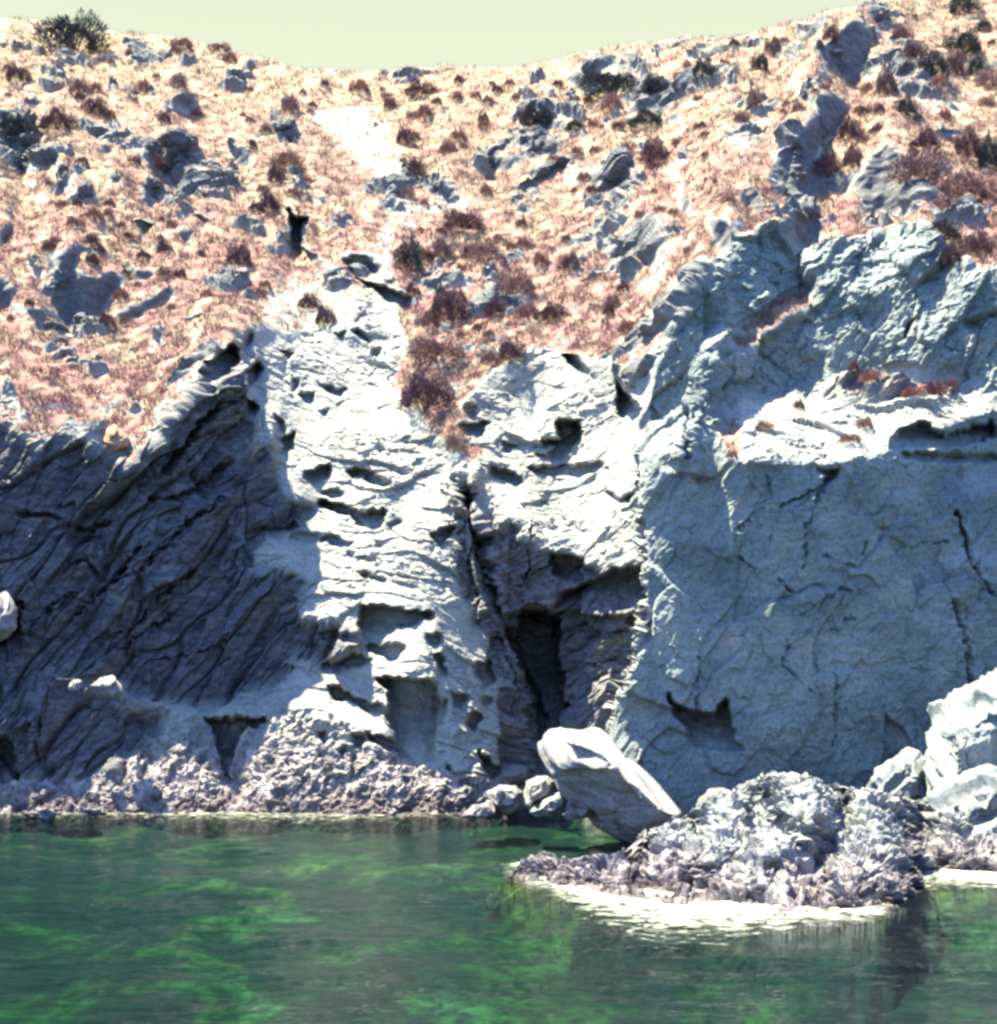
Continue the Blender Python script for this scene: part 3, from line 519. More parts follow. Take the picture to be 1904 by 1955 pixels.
BUT = [(-500, 1300), (130, 1290), (330, 1340), (480, 1350), (480, 1050), (500, 1020), (560, 1010), (606, 970), (538, 950), (529, 928), (529, 886), (522, 831), (490, 857), (442, 880), (484, 812), (470, 740), (480, 650), (560, 640), (620, 600), (700, 560), (755, 590), (765, 760), (800, 800), (870, 880), (880, 1000), (900, 1130), (960, 1300), (975, 1700), (-500, 1700)]
own[inpoly(ju, jv, BUT)] = 2
own[inpoly(ju, jv, LEFT[:-3] + [(-500, 1292)])] = 1
own[inpoly(ju, jv, [(-500, 1290), (110, 1290), (100, 1340), (340, 1350), (300, 1400), (230, 1480), (60, 1490), (-500, 1500)])] = 1
own[inpoly(ju, jv, [(870, 880), (880, 790), (900, 720), (950, 680), (1180, 680), (1240, 750), (1225, 1150), (1190, 1300), (1150, 1440), (1200, 1700), (975, 1700), (960, 1300), (900, 1130), (880, 1000)])] = 3
own[inpoly(ju, jv, [(1240, 750), (1300, 620), (1400, 500), (1600, 520), (1904, 500), (2400, 500), (2400, 1700), (1200, 1700), (1150, 1440), (1190, 1300), (1225, 1150)])] = 4
COV = PX, PY, PZ
vv = np.stack([PX, PY, PZ], -1).reshape(-1, 3)
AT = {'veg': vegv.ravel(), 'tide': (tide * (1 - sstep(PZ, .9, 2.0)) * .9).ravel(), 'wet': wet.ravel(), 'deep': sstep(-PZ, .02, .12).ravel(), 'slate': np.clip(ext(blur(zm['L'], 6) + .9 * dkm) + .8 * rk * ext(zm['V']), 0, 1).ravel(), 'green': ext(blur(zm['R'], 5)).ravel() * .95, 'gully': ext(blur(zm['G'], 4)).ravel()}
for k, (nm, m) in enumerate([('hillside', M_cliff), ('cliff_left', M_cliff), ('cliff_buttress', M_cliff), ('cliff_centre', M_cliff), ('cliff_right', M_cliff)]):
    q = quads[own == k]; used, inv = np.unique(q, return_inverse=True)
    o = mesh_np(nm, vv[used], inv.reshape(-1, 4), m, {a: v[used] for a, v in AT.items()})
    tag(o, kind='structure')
def surf(u, v, bury=.0):
    """point and normal of the ground seen at (u, v)"""
    c = int(np.clip(round((u + 240) / 2), 0, CN - 1))
    r = int(np.clip(np.searchsorted(GV[:, c], v), 0, NR - 1)) + nb
    return Vector((PX[r, c], PY[r, c], PZ[r, c])), Vector(nn[r, c])

# ------------------------------------------------------------------ the tidal reef in front of the right wall
RTOP = [(925, 1666), (945, 1662), (975, 1654), (1000, 1645), (1040, 1626), (1066, 1632), (1090, 1640), (1130, 1632), (1200, 1640), (1214, 1606), (1235, 1592), (1262, 1578), (1300, 1560), (1330, 1548), (1352, 1532), (1385, 1512), (1420, 1494), (1460, 1482), (1500, 1474), (1540, 1476), (1560, 1490), (1600, 1500), (1650, 1506), (1700, 1518), (1770, 1532), (1830, 1520), (1870, 1505), (1904, 1490), (2160, 1450)]
RLOW = [(925, 1667), (950, 1668), (1000, 1668), (1080, 1682), (1180, 1702), (1260, 1716), (1400, 1728), (1500, 1742), (1600, 1742), (1690, 1730), (1738, 1712), (1752, 1690), (1764, 1668), (1800, 1662), (1904, 1670), (2160, 1684)]
ru = np.arange(930, 2150.1, 2.2); NRR = 190
rt = np.interp(ru, [p[0] for p in RTOP], [p[1] for p in RTOP]) + fbm2(ru / 16, ru * 0 + 5, 4, 201) * 9 * np.clip((ru - 930) / 60, 0, 1)
rl = np.interp(ru, [p[0] for p in RLOW], [p[1] for p in RLOW]) + fbm2(ru / 22, ru * 0 + 8, 4, 202) * 7 * np.clip((ru - 930) / 60, 0, 1)
def paint_reef(U, V, st):
    top = np.interp(U, ru, rt); low = np.interp(U, ru, rl)
    t = (V - top) / np.maximum(low - top, 3)
    beta = np.where(t > 1, 20., np.where(t > .72, 36., 27.)) + fbm2(U / 40, V / 16, 3, 211) * 30
    beta = beta.astype(f32); alpha = (fbm2(U / 60, V / 30, 3, 212) * 70).astype(f32)
    wu = U + fbm2(U / 14, V / 14, 3, 213) * 7; wv = V + fbm2(U / 14 + 5, V / 14, 3, 214) * 5
    for K, b, a, pts in [(K6R, 86, 10, [(570, 790), (700, 760), (820, 790), (960, 770), (980, 860), (1040, 980), (960, 1030), (900, 1040), (760, 1020), (690, 920), (640, 830)]),
                         (K6R, 84, 0, [(110, 1060), (230, 1000), (370, 1060), (340, 1130), (240, 1170), (140, 1150)]), (K6R, 84, 0, [(560, 1060), (640, 1000), (720, 1040), (690, 1080), (580, 1110)]),
                         (K6R, 84, 0, [(1470, 1060), (1560, 990), (1700, 1000), (1904, 1060), (2300, 1100), (2300, 1150), (1740, 1110), (1500, 1090)]), (K6R, 80, 0, [(80, 870), (150, 860), (170, 930), (100, 930)]),
                         (K6R, 82, 0, [(370, 970), (440, 980), (430, 1040), (380, 1020)]), (K6R, 82, 0, [(490, 1180), (600, 1230), (590, 1260), (500, 1240)]), (K6R, 80, 10, [(1000, 1040), (1150, 1030), (1100, 1080), (1020, 1070)]),
                         (K6R, 82, 0, [(1220, 1220), (1400, 1250), (1450, 1180), (1440, 1300), (1260, 1290)]), (K6R, 82, 0, [(1000, 1230), (1120, 1240), (1140, 1320), (1010, 1320)]), (K6R, 80, 0, [(1060, 900), (1110, 940), (1080, 960)]),
                         (K6R, 75, 0, [(1570, 850), (1800, 800), (1840, 850), (1640, 900)]), (K6R, 82, 0, [(900, 1110), (990, 1120), (980, 1160), (910, 1150)])]:
        m = inpoly(wu, wv, K(pts)); beta[m] = b; alpha[m] = a
    return beta, alpha, None, None
K6R = tr(1259, 1290, .3387)
ranch = []
for u in np.arange(940, 2140, 10.):
    lv = float(np.interp(u, ru, rl)); ranch.append((u, lv, shore(lv), 6.)); ranch.append((u, lv + 30, shore(lv) - .75, 2.))
for u, y in [(1330, 26), (1460, 26.6), (1600, 27.2), (1760, 27.6), (1904, 27.6), (2100, 28), (1230, 24.5)]:
    ranch.append((u, float(np.interp(u, ru, rt)) + 4, y, 2.))
us2, vs2, LR = relief(920, 2160, 1440, 1800, paint_reef, ranch, 3.0)
T2 = np.linspace(0, 1, NRR)[:, None]
GU2 = np.repeat(ru[None, :], NRR, 0); GV2 = rt[None, :] * (1 - T2) + (rl + 26)[None, :] * T2
GY2 = np.exp(bil(LR, us2, vs2, GU2, GV2))
QX, QY, QZ = unproj(GU2, GV2, GY2)
n2 = normals(blur(QX.astype(f32), 2), blur(QY.astype(f32), 2), blur(QZ.astype(f32), 2))
ax_, az_ = QX, QY * .7 + QZ
wx = fbm2(ax_ * 1.2, az_ * 1.2, 3, 221) * .5; wz = fbm2(ax_ * 1.2 + 9, az_ * 1.2, 3, 222) * .5
def fac2(size, ang, st, seed, amp, soft=.05): return (facets(ax_ + wx * size, az_ + wz * size, size, ang, st, seed, soft)[0] * amp).astype(f32)
d2 = fac2(.6, -30, 1.6, 231, .14) + fac2(.22, -38, 1.8, 232, .07) + fbm2(ax_ * 6 + az_ * 3, az_ * 7, 3, 238, .6, True) * .07 - .07 * sstep(fbm2(ax_ * 7 + az_ * 4, az_ * 9, 2, 237), .08, .25) + fbm2(ax_ * 2.2, az_ * 2.2, 4, 234, .6) * .16 - .16 * sstep(fbm2(ax_ * 2.4 + az_ * 1.2, az_ * 3.4, 3, 236), .10, .30)
d2 *= 1.0 * np.clip((GU2 - 925) / 90, .15, 1) * (.3 + .7 * sstep(T2, 0, .05)) * (1 - .9 * sstep(T2, .82, 1))
QX = QX + n2[..., 0] * d2; QY = QY + n2[..., 1] * d2; QZ = QZ + n2[..., 2] * d2
for d, h in [(.15, -.12), (.5, -.5), (.9, -1.3)]:
    k = 1 + d / QY[0:1]
    if h == -.12: ox, oy, oz = QX[0:1].copy(), QY[0:1].copy(), QZ[0:1].copy()
    QX = np.concatenate([ox * (1 + d / oy), QX]); QY = np.concatenate([oy + d, QY]); QZ = np.concatenate([oz + h, QZ])
QZ = QZ - .35 * (1 - np.clip((ru[None] - 930) / 70, 0, 1))
for d, h in [(.4, -.12), (1.0, -.3), (2.2, -.6)]:      # apron running down to the sea bed
    if isinstance(h, float) and h == -.12:
        sm = lambda q_: np.convolve(np.pad(q_[0], 30, mode='edge'), np.hanning(61) / np.hanning(61).sum(), 'valid')[None]
        ox, oy, oz = QX[-1:].copy(), sm(QY[-1:]), sm(QZ[-1:]) - .1
    d = d * (.15 + .85 * np.clip((ru[None] - 930) / 260, 0, 1)); h = h * (1.5 - d * 0)
    QX = np.concatenate([QX, ox * (1 - d / oy)]); QY = np.concatenate([QY, oy - d]); QZ = np.concatenate([QZ, oz + h + fbm2(ox, oy * 1.5 - d, 3, 260) * .25])
R2, C2 = QX.shape; i2 = np.arange(R2 * C2).reshape(R2, C2)
q2 = np.stack([i2[:-1, :-1], i2[1:, :-1], i2[1:, 1:], i2[:-1, 1:]], -1).reshape(-1, 4)
tide2 = .85 * (1 - sstep(QZ, .15, .75)) + .08
reef = mesh_np('rock_shelf', np.stack([QX, QY, QZ], -1).reshape(-1, 3), q2, M_reef, {'veg': QX.ravel() * 0, 'tide': tide2.ravel(), 'wet': (1 - sstep(QZ, .03, .26)).ravel(), 'deep': sstep(-QZ, .02, .12).ravel()})
tag(reef, kind='structure')
def surf2(u, v):
    c = int(np.clip(round((u - 930) / 2.2), 0, C2 - 1)); r = int(np.clip(np.searchsorted(GV2[:, c], v), 0, NRR - 1)) + 3
    return Vector((QX[r, c], QY[r, c], QZ[r, c]))

# ------------------------------------------------------------------ sea bed, water, foam
def grid_mesh(name, x0, x1, nx_, y0, y1, ny_, zf, m, smooth=True):
    gx = np.linspace(x0, x1, nx_); gy = np.linspace(y0, y1, ny_); X_, Y_ = np.meshgrid(gx, gy); Z_ = zf(X_, Y_)
    i = np.arange(nx_ * ny_).reshape(ny_, nx_)
    q = np.stack([i[:-1, :-1], i[:-1, 1:], i[1:, 1:], i[1:, :-1]], -1).reshape(-1, 4)
    return mesh_np(name, np.stack([X_, Y_, Z_], -1).reshape(-1, 3), q, m, {}, smooth)
m_bed, nt, b = mat('weedy_sea_bed')
c = bed_colour(nt)
nt.links.new(c, b.inputs['Base Color'])
bed_o = grid_mesh('sea_bed', -60, 60, 400, -30, 45, 260, lambda x, y: -.34 - np.clip((23 - y) / 14, 0, 2.2) * 1.3 + fbm2(x / 2.5, y / 2.5, 4, 301) * .26, m_bed)
tag(bed_o, kind='structure')
far = grid_mesh('deep_sea_bed', -900, 900, 2, -900, 900, 2, lambda x, y: x * 0 - 4.0, m_bed, False); tag(far, kind='structure')
m_w = bpy.data.materials.new('sea_water'); m_w.use_nodes = True; nt = m_w.node_tree; nt.nodes.clear()
o = N(nt, 'ShaderNodeOutputMaterial'); fr = N(nt, 'ShaderNodeFresnel'); fr.inputs[0].default_value = 1.36
gl = N(nt, 'ShaderNodeBsdfGlossy'); gl.inputs['Roughness'].default_value = .04; trn = N(nt, 'ShaderNodeBsdfTransparent'); trn.inputs[0].default_value = (.90, .97, .95, 1)
ms = N(nt, 'ShaderNodeMixShader'); bp = N(nt, 'ShaderNodeBump')
w1 = noise(nt, 1.0, 4, objvec(nt, (1.3, 3.0, 1)), .5, .3); w2 = noise(nt, 1.0, 3, objvec(nt, (5, 11, 1)), .55)
w3 = noise(nt, 1.0, 2, objvec(nt, (.25, .6, 1)))
calm = ramp(nt, w3, [(.36, .22), (.62, 1.)])
w4 = noise(nt, 1.0, 3, objvec(nt, (12, 30, 1)), .6)
hh = math_(nt, 'ADD', math_(nt, 'MULTIPLY', math_(nt, 'ADD', w1, math_(nt, 'MULTIPLY', w2, .6)), calm), math_(nt, 'MULTIPLY', w4, .22))
nt.links.new(hh, bp.inputs['Height']); bp.inputs['Strength'].default_value = 1.0; bp.inputs['Distance'].default_value = .05
nt.links.new(bp.outputs[0], gl.inputs['Normal']); nt.links.new(bp.outputs[0], fr.inputs['Normal'])
nt.links.new(fr.outputs[0], ms.inputs[0]); nt.links.new(trn.outputs[0], ms.inputs[1]); nt.links.new(gl.outputs[0], ms.inputs[2]); nt.links.new(ms.outputs[0], o.inputs[0])
bm = bmesh.new(); bmesh.ops.create_cube(bm, size=1.0); bmesh.ops.recalc_face_normals(bm, faces=bm.faces)
me = bpy.data.meshes.new('water_body'); bm.to_mesh(me); bm.free(); wb = bpy.data.objects.new('water_body', me); C.objects.link(wb)
wb.location = (0, 0, -2.55); wb.scale = (240, 88, 5.0); tag(wb, kind='structure')       # what the water itself absorbs
mv = bpy.data.materials.new('clear_sea'); mv.use_nodes = True; nt = mv.node_tree; nt.nodes.clear(); o = N(nt, 'ShaderNodeOutputMaterial'); va = N(nt, 'ShaderNodeVolumeAbsorption')
va.inputs['Color'].default_value = (.14, .66, .66, 1); va.inputs['Density'].default_value = .55; nt.links.new(va.outputs[0], o.inputs['Volume']); me.materials.append(mv)
wx_ = np.concatenate([[-900, -60], np.linspace(-13, 13, 620), [60, 900]]); wy_ = np.concatenate([[-900, -20, 0, 5], np.linspace(9.5, 32, 800), [60]])
WXX, WYY = np.meshgrid(wx_, wy_)
def swell(x, y):
    fade = sstep(13 - np.abs(x), 0, 1) * sstep(y, 9.6, 10.5) * sstep(32 - y, 0, 1) * (1 - .75 * sstep(y, 20, 27))
    calm_ = .3 + .7 * sstep(fbm2(x / 4, y / 2, 3, 501), -.15, .2)
    return fade * calm_ * (fbm2(x * .9 + y * .3, y * 2.1, 2, 502) * .046 + fbm2(x * 2.4, y * 5.2 + x * .6, 3, 503) * .024)
WZ = swell(WXX, WYY)
iw = np.arange(WXX.size).reshape(WXX.shape)
wat = mesh_np('sea_water', np.stack([WXX, WYY, WZ], -1).reshape(-1, 3), np.stack([iw[:-1, :-1], iw[:-1, 1:], iw[1:, 1:], iw[1:, :-1]], -1).reshape(-1, 4), m_w, {}, True); tag(wat, kind='structure')
# foam: wash lying on the water, ragged edge from its own outline
m_f, nt, b = mat('sea_foam'); b.inputs['Base Color'].default_value = (.5, .52, .48, 1)
ff = math_(nt, 'ADD', attr(nt, 'core'), math_(nt, 'MULTIPLY', math_(nt, 'SUBTRACT', noise(nt, 1.0, 9, objvec(nt, (3.6, 5.5, 1)), .75, .6), .5), 3.2))
al = ramp(nt, ff, [(.34, 0.), (.60, .35), (1.0, .95)]); nt.links.new(al, b.inputs['Alpha']); bump(nt, b, ff, .3, .03)
def foam(lines, step=2.5):
    """lines of (u, upper v, lower v): a band of wash"""
    u0, u1 = lines[0][0], lines[-1][0]; uu = np.arange(u0, u1 + .1, step * 2); n_ = 40
    a = np.interp(uu, [l[0] for l in lines], [l[1] for l in lines]); b_ = np.interp(uu, [l[0] for l in lines], [l[2] for l in lines])
    t = np.linspace(0, 1, n_)[:, None]; V_ = a[None] * (1 - t) + b_[None] * t; U_ = np.repeat(uu[None], n_, 0)
    Y_ = CAMZ / ((V_ - HV) / F); X_ = (U_ - CU) / F * Y_
    core = .74 * np.minimum(1, t * 6) * np.minimum(1, (1 - t) * 1.7) * np.clip((U_ - u0) / 40, 0, 1) * np.clip((u1 - U_) / 40, 0, 1)
    i = np.arange(U_.size).reshape(U_.shape)
    q = np.stack([i[:-1, :-1], i[:-1, 1:], i[1:, 1:], i[1:, :-1]], -1).reshape(-1, 4)
    return np.stack([X_, Y_, swell(X_, Y_) + .012], -1).reshape(-1, 3), q, core.ravel()
fp = [foam([(-240, 1530, 1568), (0, 1530, 1566), (120, 1536, 1568), (420, 1538, 1576), (640, 1538, 1580), (800, 1540, 1568), (900, 1545, 1562)]),
      foam([(955, 1645, 1680), (1020, 1640, 1702), (1100, 1655, 1755), (1180, 1670, 1800), (1300, 1680, 1822), (1420, 1690, 1805), (1520, 1710, 1785), (1620, 1712, 1772), (1720, 1705, 1745)]),
      foam([(1725, 1650, 1712), (1780, 1645, 1704), (1904, 1650, 1712), (2150, 1660, 1725)])]
vo = 0; V3 = []; Q3 = []; K3 = []
fp[0] = (fp[0][0], fp[0][1], fp[0][2] * .62)
for a, q, k in fp: V3.append(a); Q3.append(q + vo); K3.append(k); vo += len(a)
fo = mesh_np('sea_foam', np.concatenate(V3), np.concatenate(Q3), m_f, {'core': np.concatenate(K3)}, True); tag(fo, kind='stuff')

# ------------------------------------------------------------------ loose rocks
def noise3(p, s, seed): return float(vnoise2(np.array([p.x * s + p.z * s * .7]), np.array([p.y * s - p.z * s * .6]), seed)[0])
def rock_from_hull(name, pts, m, label, cat='boulder', group=None, cuts=3, rough=.05, tide=0., smooth=1, sharp=False):
    bm = bmesh.new()
    for p in pts: bm.verts.new(p)
    bmesh.ops.convex_hull(bm, input=bm.verts)
    for v_ in [v_ for v_ in bm.verts if not v_.link_faces]: bm.verts.remove(v_)
    for k in range(cuts):
        bmesh.ops.subdivide_edges(bm, edges=bm.edges, cuts=1, use_grid_fill=True)
        if k < (1 if sharp else 2):
            if sharp:
                bmesh.ops.smooth_vert(bm, verts=bm.verts, factor=.12, use_axis_x=True, use_axis_y=True, use_axis_z=True); continue
            for _ in range(smooth): bmesh.ops.smooth_vert(bm, verts=bm.verts, factor=.45, use_axis_x=True, use_axis_y=True, use_axis_z=True)
    bmesh.ops.triangulate(bm, faces=bm.faces)
    bm.normal_update()
    co_ = np.array([v_.co for v_ in bm.verts]); nn_ = np.array([v_.normal for v_ in bm.verts])
    a = co_[:, 0] + .3 * co_[:, 1]; b_ = co_[:, 2] - .6 * co_[:, 1]
    size = float(np.ptp(co_, 0).max())
    sd = sum(ord(ch) for ch in label.replace('large grey', 'large pale')) % 97
    f_, e_ = facets(a, b_, size * .34, 50, 1.3, sd, .06); d = f_ * rough * size * 1.1 - np.exp(-(e_ / .04) ** 2) * rough * size * .12 + fbm2(a / size * 4, b_ / size * 4, 5, sd + 3) * rough * size * 1.1
    co_ = co_ + nn_ * d[:, None]
    f = np.array([[v_.index for v_ in fc.verts] for fc in bm.faces])
    n_ = len(co_); org = co_.mean(0); org[2] = co_[:, 2].min()
    zz = co_[:, 2]
    o_ = mesh_np(name, co_ - org, f, m, {'veg': zz * 0, 'tide': tide * (1 - sstep(zz, .4, 1.4)), 'wet': (1 - sstep(zz, .05, .3)) * .9}, True)
    o_.location = org; bm.free()
    tag(o_, label, cat, group); return o_
def W(u, v, y): return Vector(((u - CU) / F * y, y, CAMZ + (HV - v) / F * y))
# the big leaning boulder
bp_ = [W(*p) for p in [(1043, 1440, 25.0), (1046, 1412, 25.1), (1062, 1394, 25.2), (1085, 1386, 25.6), (1140, 1390, 26.0), (1165, 1402, 26.2), (1178, 1425, 26.0), (1182, 1448, 25.8), (1225, 1485, 25.7), (1280, 1530, 25.6), (1312, 1562, 25.6),
     (1290, 1590, 25.2), (1250, 1612, 25.0), (1190, 1612, 24.9), (1140, 1585, 25.0), (1100, 1548, 25.1), (1062, 1508, 25.1), (1046, 1475, 25.0), (1062, 1412, 24.5), (1092, 1412, 23.7), (1150, 1440, 23.4), (1200, 1492, 23.3), (1262, 1548, 23.4), (1235, 1596, 23.9),
     (1080, 1470, 24.2), (1140, 1560, 24.2), (1080, 1400, 27), (1160, 1420, 27), (1240, 1520, 26.8), (1290, 1580, 26.4), (1130, 1580, 26.4), (1060, 1480, 26.4)]]
cb_ = sum(bp_, Vector()) / len(bp_); bp_ = [cb_ + (p - cb_) * 1.0 for p in bp_]
rock_from_hull('boulder', bp_, M_bld, 'big smooth pale boulder with a bright top, leaning at the mouth of the dark cleft', cuts=6, rough=.05, tide=.35, sharp=True)
def slab(pts, y, th, lab, m=M_bld, tide=.0, cat='rock', group=None, cuts=4, rough=.085, name='rock', sharp=True):
    cu = sum(p[0] for p in pts) / len(pts); cv = sum(p[1] for p in pts) / len(pts)
    P = [W(u, v, y) for u, v in pts] + [W(cu + (u - cu) * .6, cv + (v - cv) * .6, y - th * .5) for u, v in pts] + [W(cu + (u - cu) * .75, cv + (v - cv) * .75, y + th * .6) for u, v in pts]
    return rock_from_hull(name, P, m, lab, cat, group, cuts, rough, tide, 1, sharp)
slab([(1000, 1510), (1005, 1492), (1050, 1478), (1060, 1490), (1056, 1510), (1030, 1535), (1010, 1548), (1002, 1540)], 26.2, .9, 'bright white angular rock standing at the waterline left of the big leaning boulder')
slab([(1012, 1552), (1040, 1530), (1075, 1512), (1088, 1520), (1080, 1540), (1050, 1556)], 25.7, .6, 'small lavender grey rock with a dark underside between the white rock and the big boulder', M_reef, .4)
slab([(1072, 1555), (1090, 1542), (1135, 1540), (1134, 1550), (1118, 1562), (1085, 1566)], 24.6, .5, 'low flat pale rock just above the pool in front of the big boulder')
slab([(930, 1512), (955, 1498), (985, 1500), (1000, 1512), (992, 1550), (940, 1552)], 27.2, .8, 'grey purple weathered rock at the foot of the gully left of the white rock', M_reef, .6)
slab([(880, 1560), (905, 1540), (935, 1530), (950, 1552), (930, 1566)], 27.0, .6, 'low dark rock breaking the water below the pale buttress', M_reef, .9)
slab([(1650, 1540), (1672, 1492), (1700, 1462), (1735, 1436), (1752, 1438), (1764, 1470), (1770, 1534), (1700, 1546)], 25.6, 1.3, 'pointed triangular rock with a sunlit left edge on the shelf below the big grey wall', M_rig, 0, cuts=5, rough=.10)
slab([(1768, 1530), (1766, 1440), (1780, 1400), (1830, 1355), (1880, 1318), (1960, 1270), (2080, 1250), (2160, 1400), (2160, 1560), (1900, 1570)], 25.0, 2.6, 'large grey jagged rock mass rising from the shelf at the right edge', M_rig, 0, cat='rock', cuts=6, rough=.13)
slab([(1740, 1560), (1800, 1540), (1880, 1480), (1960, 1470), (2100, 1500), (2100, 1640), (1900, 1630), (1780, 1600)], 22.8, 1.6, 'low sunlit hump of pitted rock in front of the jagged mass at the right edge', M_rig, .3, cuts=6, rough=.12)
slab([(-60, 1150), (-20, 1118), (12, 1130), (30, 1165), (34, 1205), (16, 1220), (-30, 1225), (-70, 1200)], 28.2, 1.0, 'pale rounded boulder wedged at the left edge above the dark cliff foot', cat='boulder', name='boulder', sharp=False)
slab([(165, 1308), (185, 1294), (215, 1292), (235, 1312), (243, 1330), (228, 1334), (190, 1324)], 29.3, .5, 'pale oval stone lying on the ledge under the dark slate cliff', sharp=False)
slab([(128, 1312), (134, 1300), (158, 1295), (160, 1315), (140, 1324)], 29.4, .35, 'small pale stone left of the oval stone on the ledge', sharp=False)
slab([(190, 850), (204, 815), (225, 808), (250, 836), (246, 856), (222, 868)], 30.4, .6, 'brown rounded stone perched at the end of the pale chute on the left cliff', M_rust, cat='stone', name='stone', sharp=False)
slab([(35, 1600 - 50), (90, 1545), (110, 1556), (100, 1568), (50, 1566)], 28.3, .4, 'small black rock in the wash at the left foot of the shore', M_left, 0)
slab([(160, 1546), (195, 1540), (205, 1553), (170, 1558)], 28.6, .3, 'small dark stone in the white wash right of the black rock', M_left, 0)
slab([(1322, 1548), (1338, 1512), (1385, 1502), (1415, 1525), (1410, 1575), (1340, 1580)], 26.3, .7, 'round grey boulder half hidden between the rock shelf and the big grey wall', M_left, 0, cat='boulder', name='boulder', sharp=False)
slab([(1640, 1630 - 30), (1655, 1598), (1672, 1610), (1660, 1622)], 21, .2, 'small dark stone on the sunlit slope of the shelf', M_left, 0)

# ------------------------------------------------------------------ vegetation
rng = np.random.default_rng(7)
def veg_mat(name, c1, c2, c3=None):
    m, nt, b = mat(name); gi = N(nt, 'ShaderNodeNewGeometry'); oi = N(nt, 'ShaderNodeObjectInfo')
    c = ramp(nt, gi.outputs['Random Per Island'], [(0., c1), (.6, c2), (1., c3 or c2)])
    nt.links.new(c, b.inputs['Base Color']); b.inputs['Roughness'].default_value = .8
    return m
M_sh = {'purple': veg_mat('purple_brown_twigs', (.05, .028, .042), (.105, .055, .07), (.19, .10, .105)), 'rust': veg_mat('rust_foliage', (.13, .06, .06), (.22, .11, .10), (.31, .185, .155)),
        'dark': veg_mat('dark_evergreen', (.018, .022, .028), (.04, .045, .05), (.085, .08, .085)), 'pink': veg_mat('pink_brown_twigs', (.12, .065, .075), (.21, .125, .13), (.31, .20, .19))}
def shrub_mesh(kind, seed, nblade=1500, flat=.62):
    r = np.random.default_rng(seed); n_ = nblade
    th = r.uniform(0, 2 * np.pi, n_); cz = r.uniform(0, 1, n_) ** .8
    rad = (.55 + .45 * r.uniform(0, 1, n_) ** .5)
    lob = 1 + .22 * np.sin(th * 3 + seed) + .14 * np.sin(th * 5 + 2 * seed + cz * 5)
    sq = np.sqrt(1 - cz ** 2 * .98)
    p = np.stack([np.cos(th) * sq * rad * lob, np.sin(th) * sq * rad * lob, cz * rad * flat * 1.5 * lob], -1) * .5
    d = p + np.array([0, 0, .25]) + r.normal(0, .16, (n_, 3)); d /= np.linalg.norm(d, axis=1, keepdims=True)
    sd_ = np.cross(d, r.normal(0, 1, (n_, 3))); sd_ /= np.linalg.norm(sd_, axis=1, keepdims=True)
    ln = r.uniform(.03, .075, n_)[:, None]; wd = r.uniform(.005, .011, n_)[:, None]
    a = p - sd_ * wd; b_ = p + sd_ * wd; c = p + d * ln + sd_ * wd * .4; e = p + d * ln - sd_ * wd * .4
    vv_ = np.stack([a, b_, c, e], 1).reshape(-1, 3)
    q = np.arange(n_ * 4).reshape(-1, 4)
    st = []; sq_ = []; k = len(vv_)      # stems from the root
    for i in range(26):
        t = p[i * 7] * .92; s_ = np.array([.012, 0, 0]) if i % 2 else np.array([0, .012, 0])
        st += [-s_ + [0, 0, -.1], s_ + [0, 0, -.1], t + s_ * .3, t - s_ * .3]; sq_.append([k, k + 1, k + 2, k + 3]); k += 4
    return np.concatenate([vv_, np.array(st)]), np.concatenate([q, np.array(sq_)])
protos = {}
for kind in M_sh:
    for j in range(3):
        vv_, q = shrub_mesh(kind, 11 + 7 * j + len(protos) * 13, 4200)
        me_o = mesh_np('shrub', vv_, q, M_sh[kind]); protos[kind, j] = me_o.data; bpy.data.objects.remove(me_o)
def place_shrub(u, v, wpx, hpx, kind, label, group, name='shrub', j=None):
    p, nrm = surf(u, v + hpx * .38)
    o_ = bpy.data.objects.new(name, protos[kind, int(rng.integers(3)) if j is None else j]); C.objects.link(o_)
    wm = wpx * p.y / F; hm = hpx * p.y / F
    o_.location = p - Vector((0, 0, .04 * hm)); o_.scale = (wm, wm * .9, hm * 1.15 / .62); o_.rotation_euler = (0, 0, float(rng.uniform(0, 6.3)) if abs(wpx - hpx) < 40 else 0)
    tag(o_, label, 'shrub', group); return o_
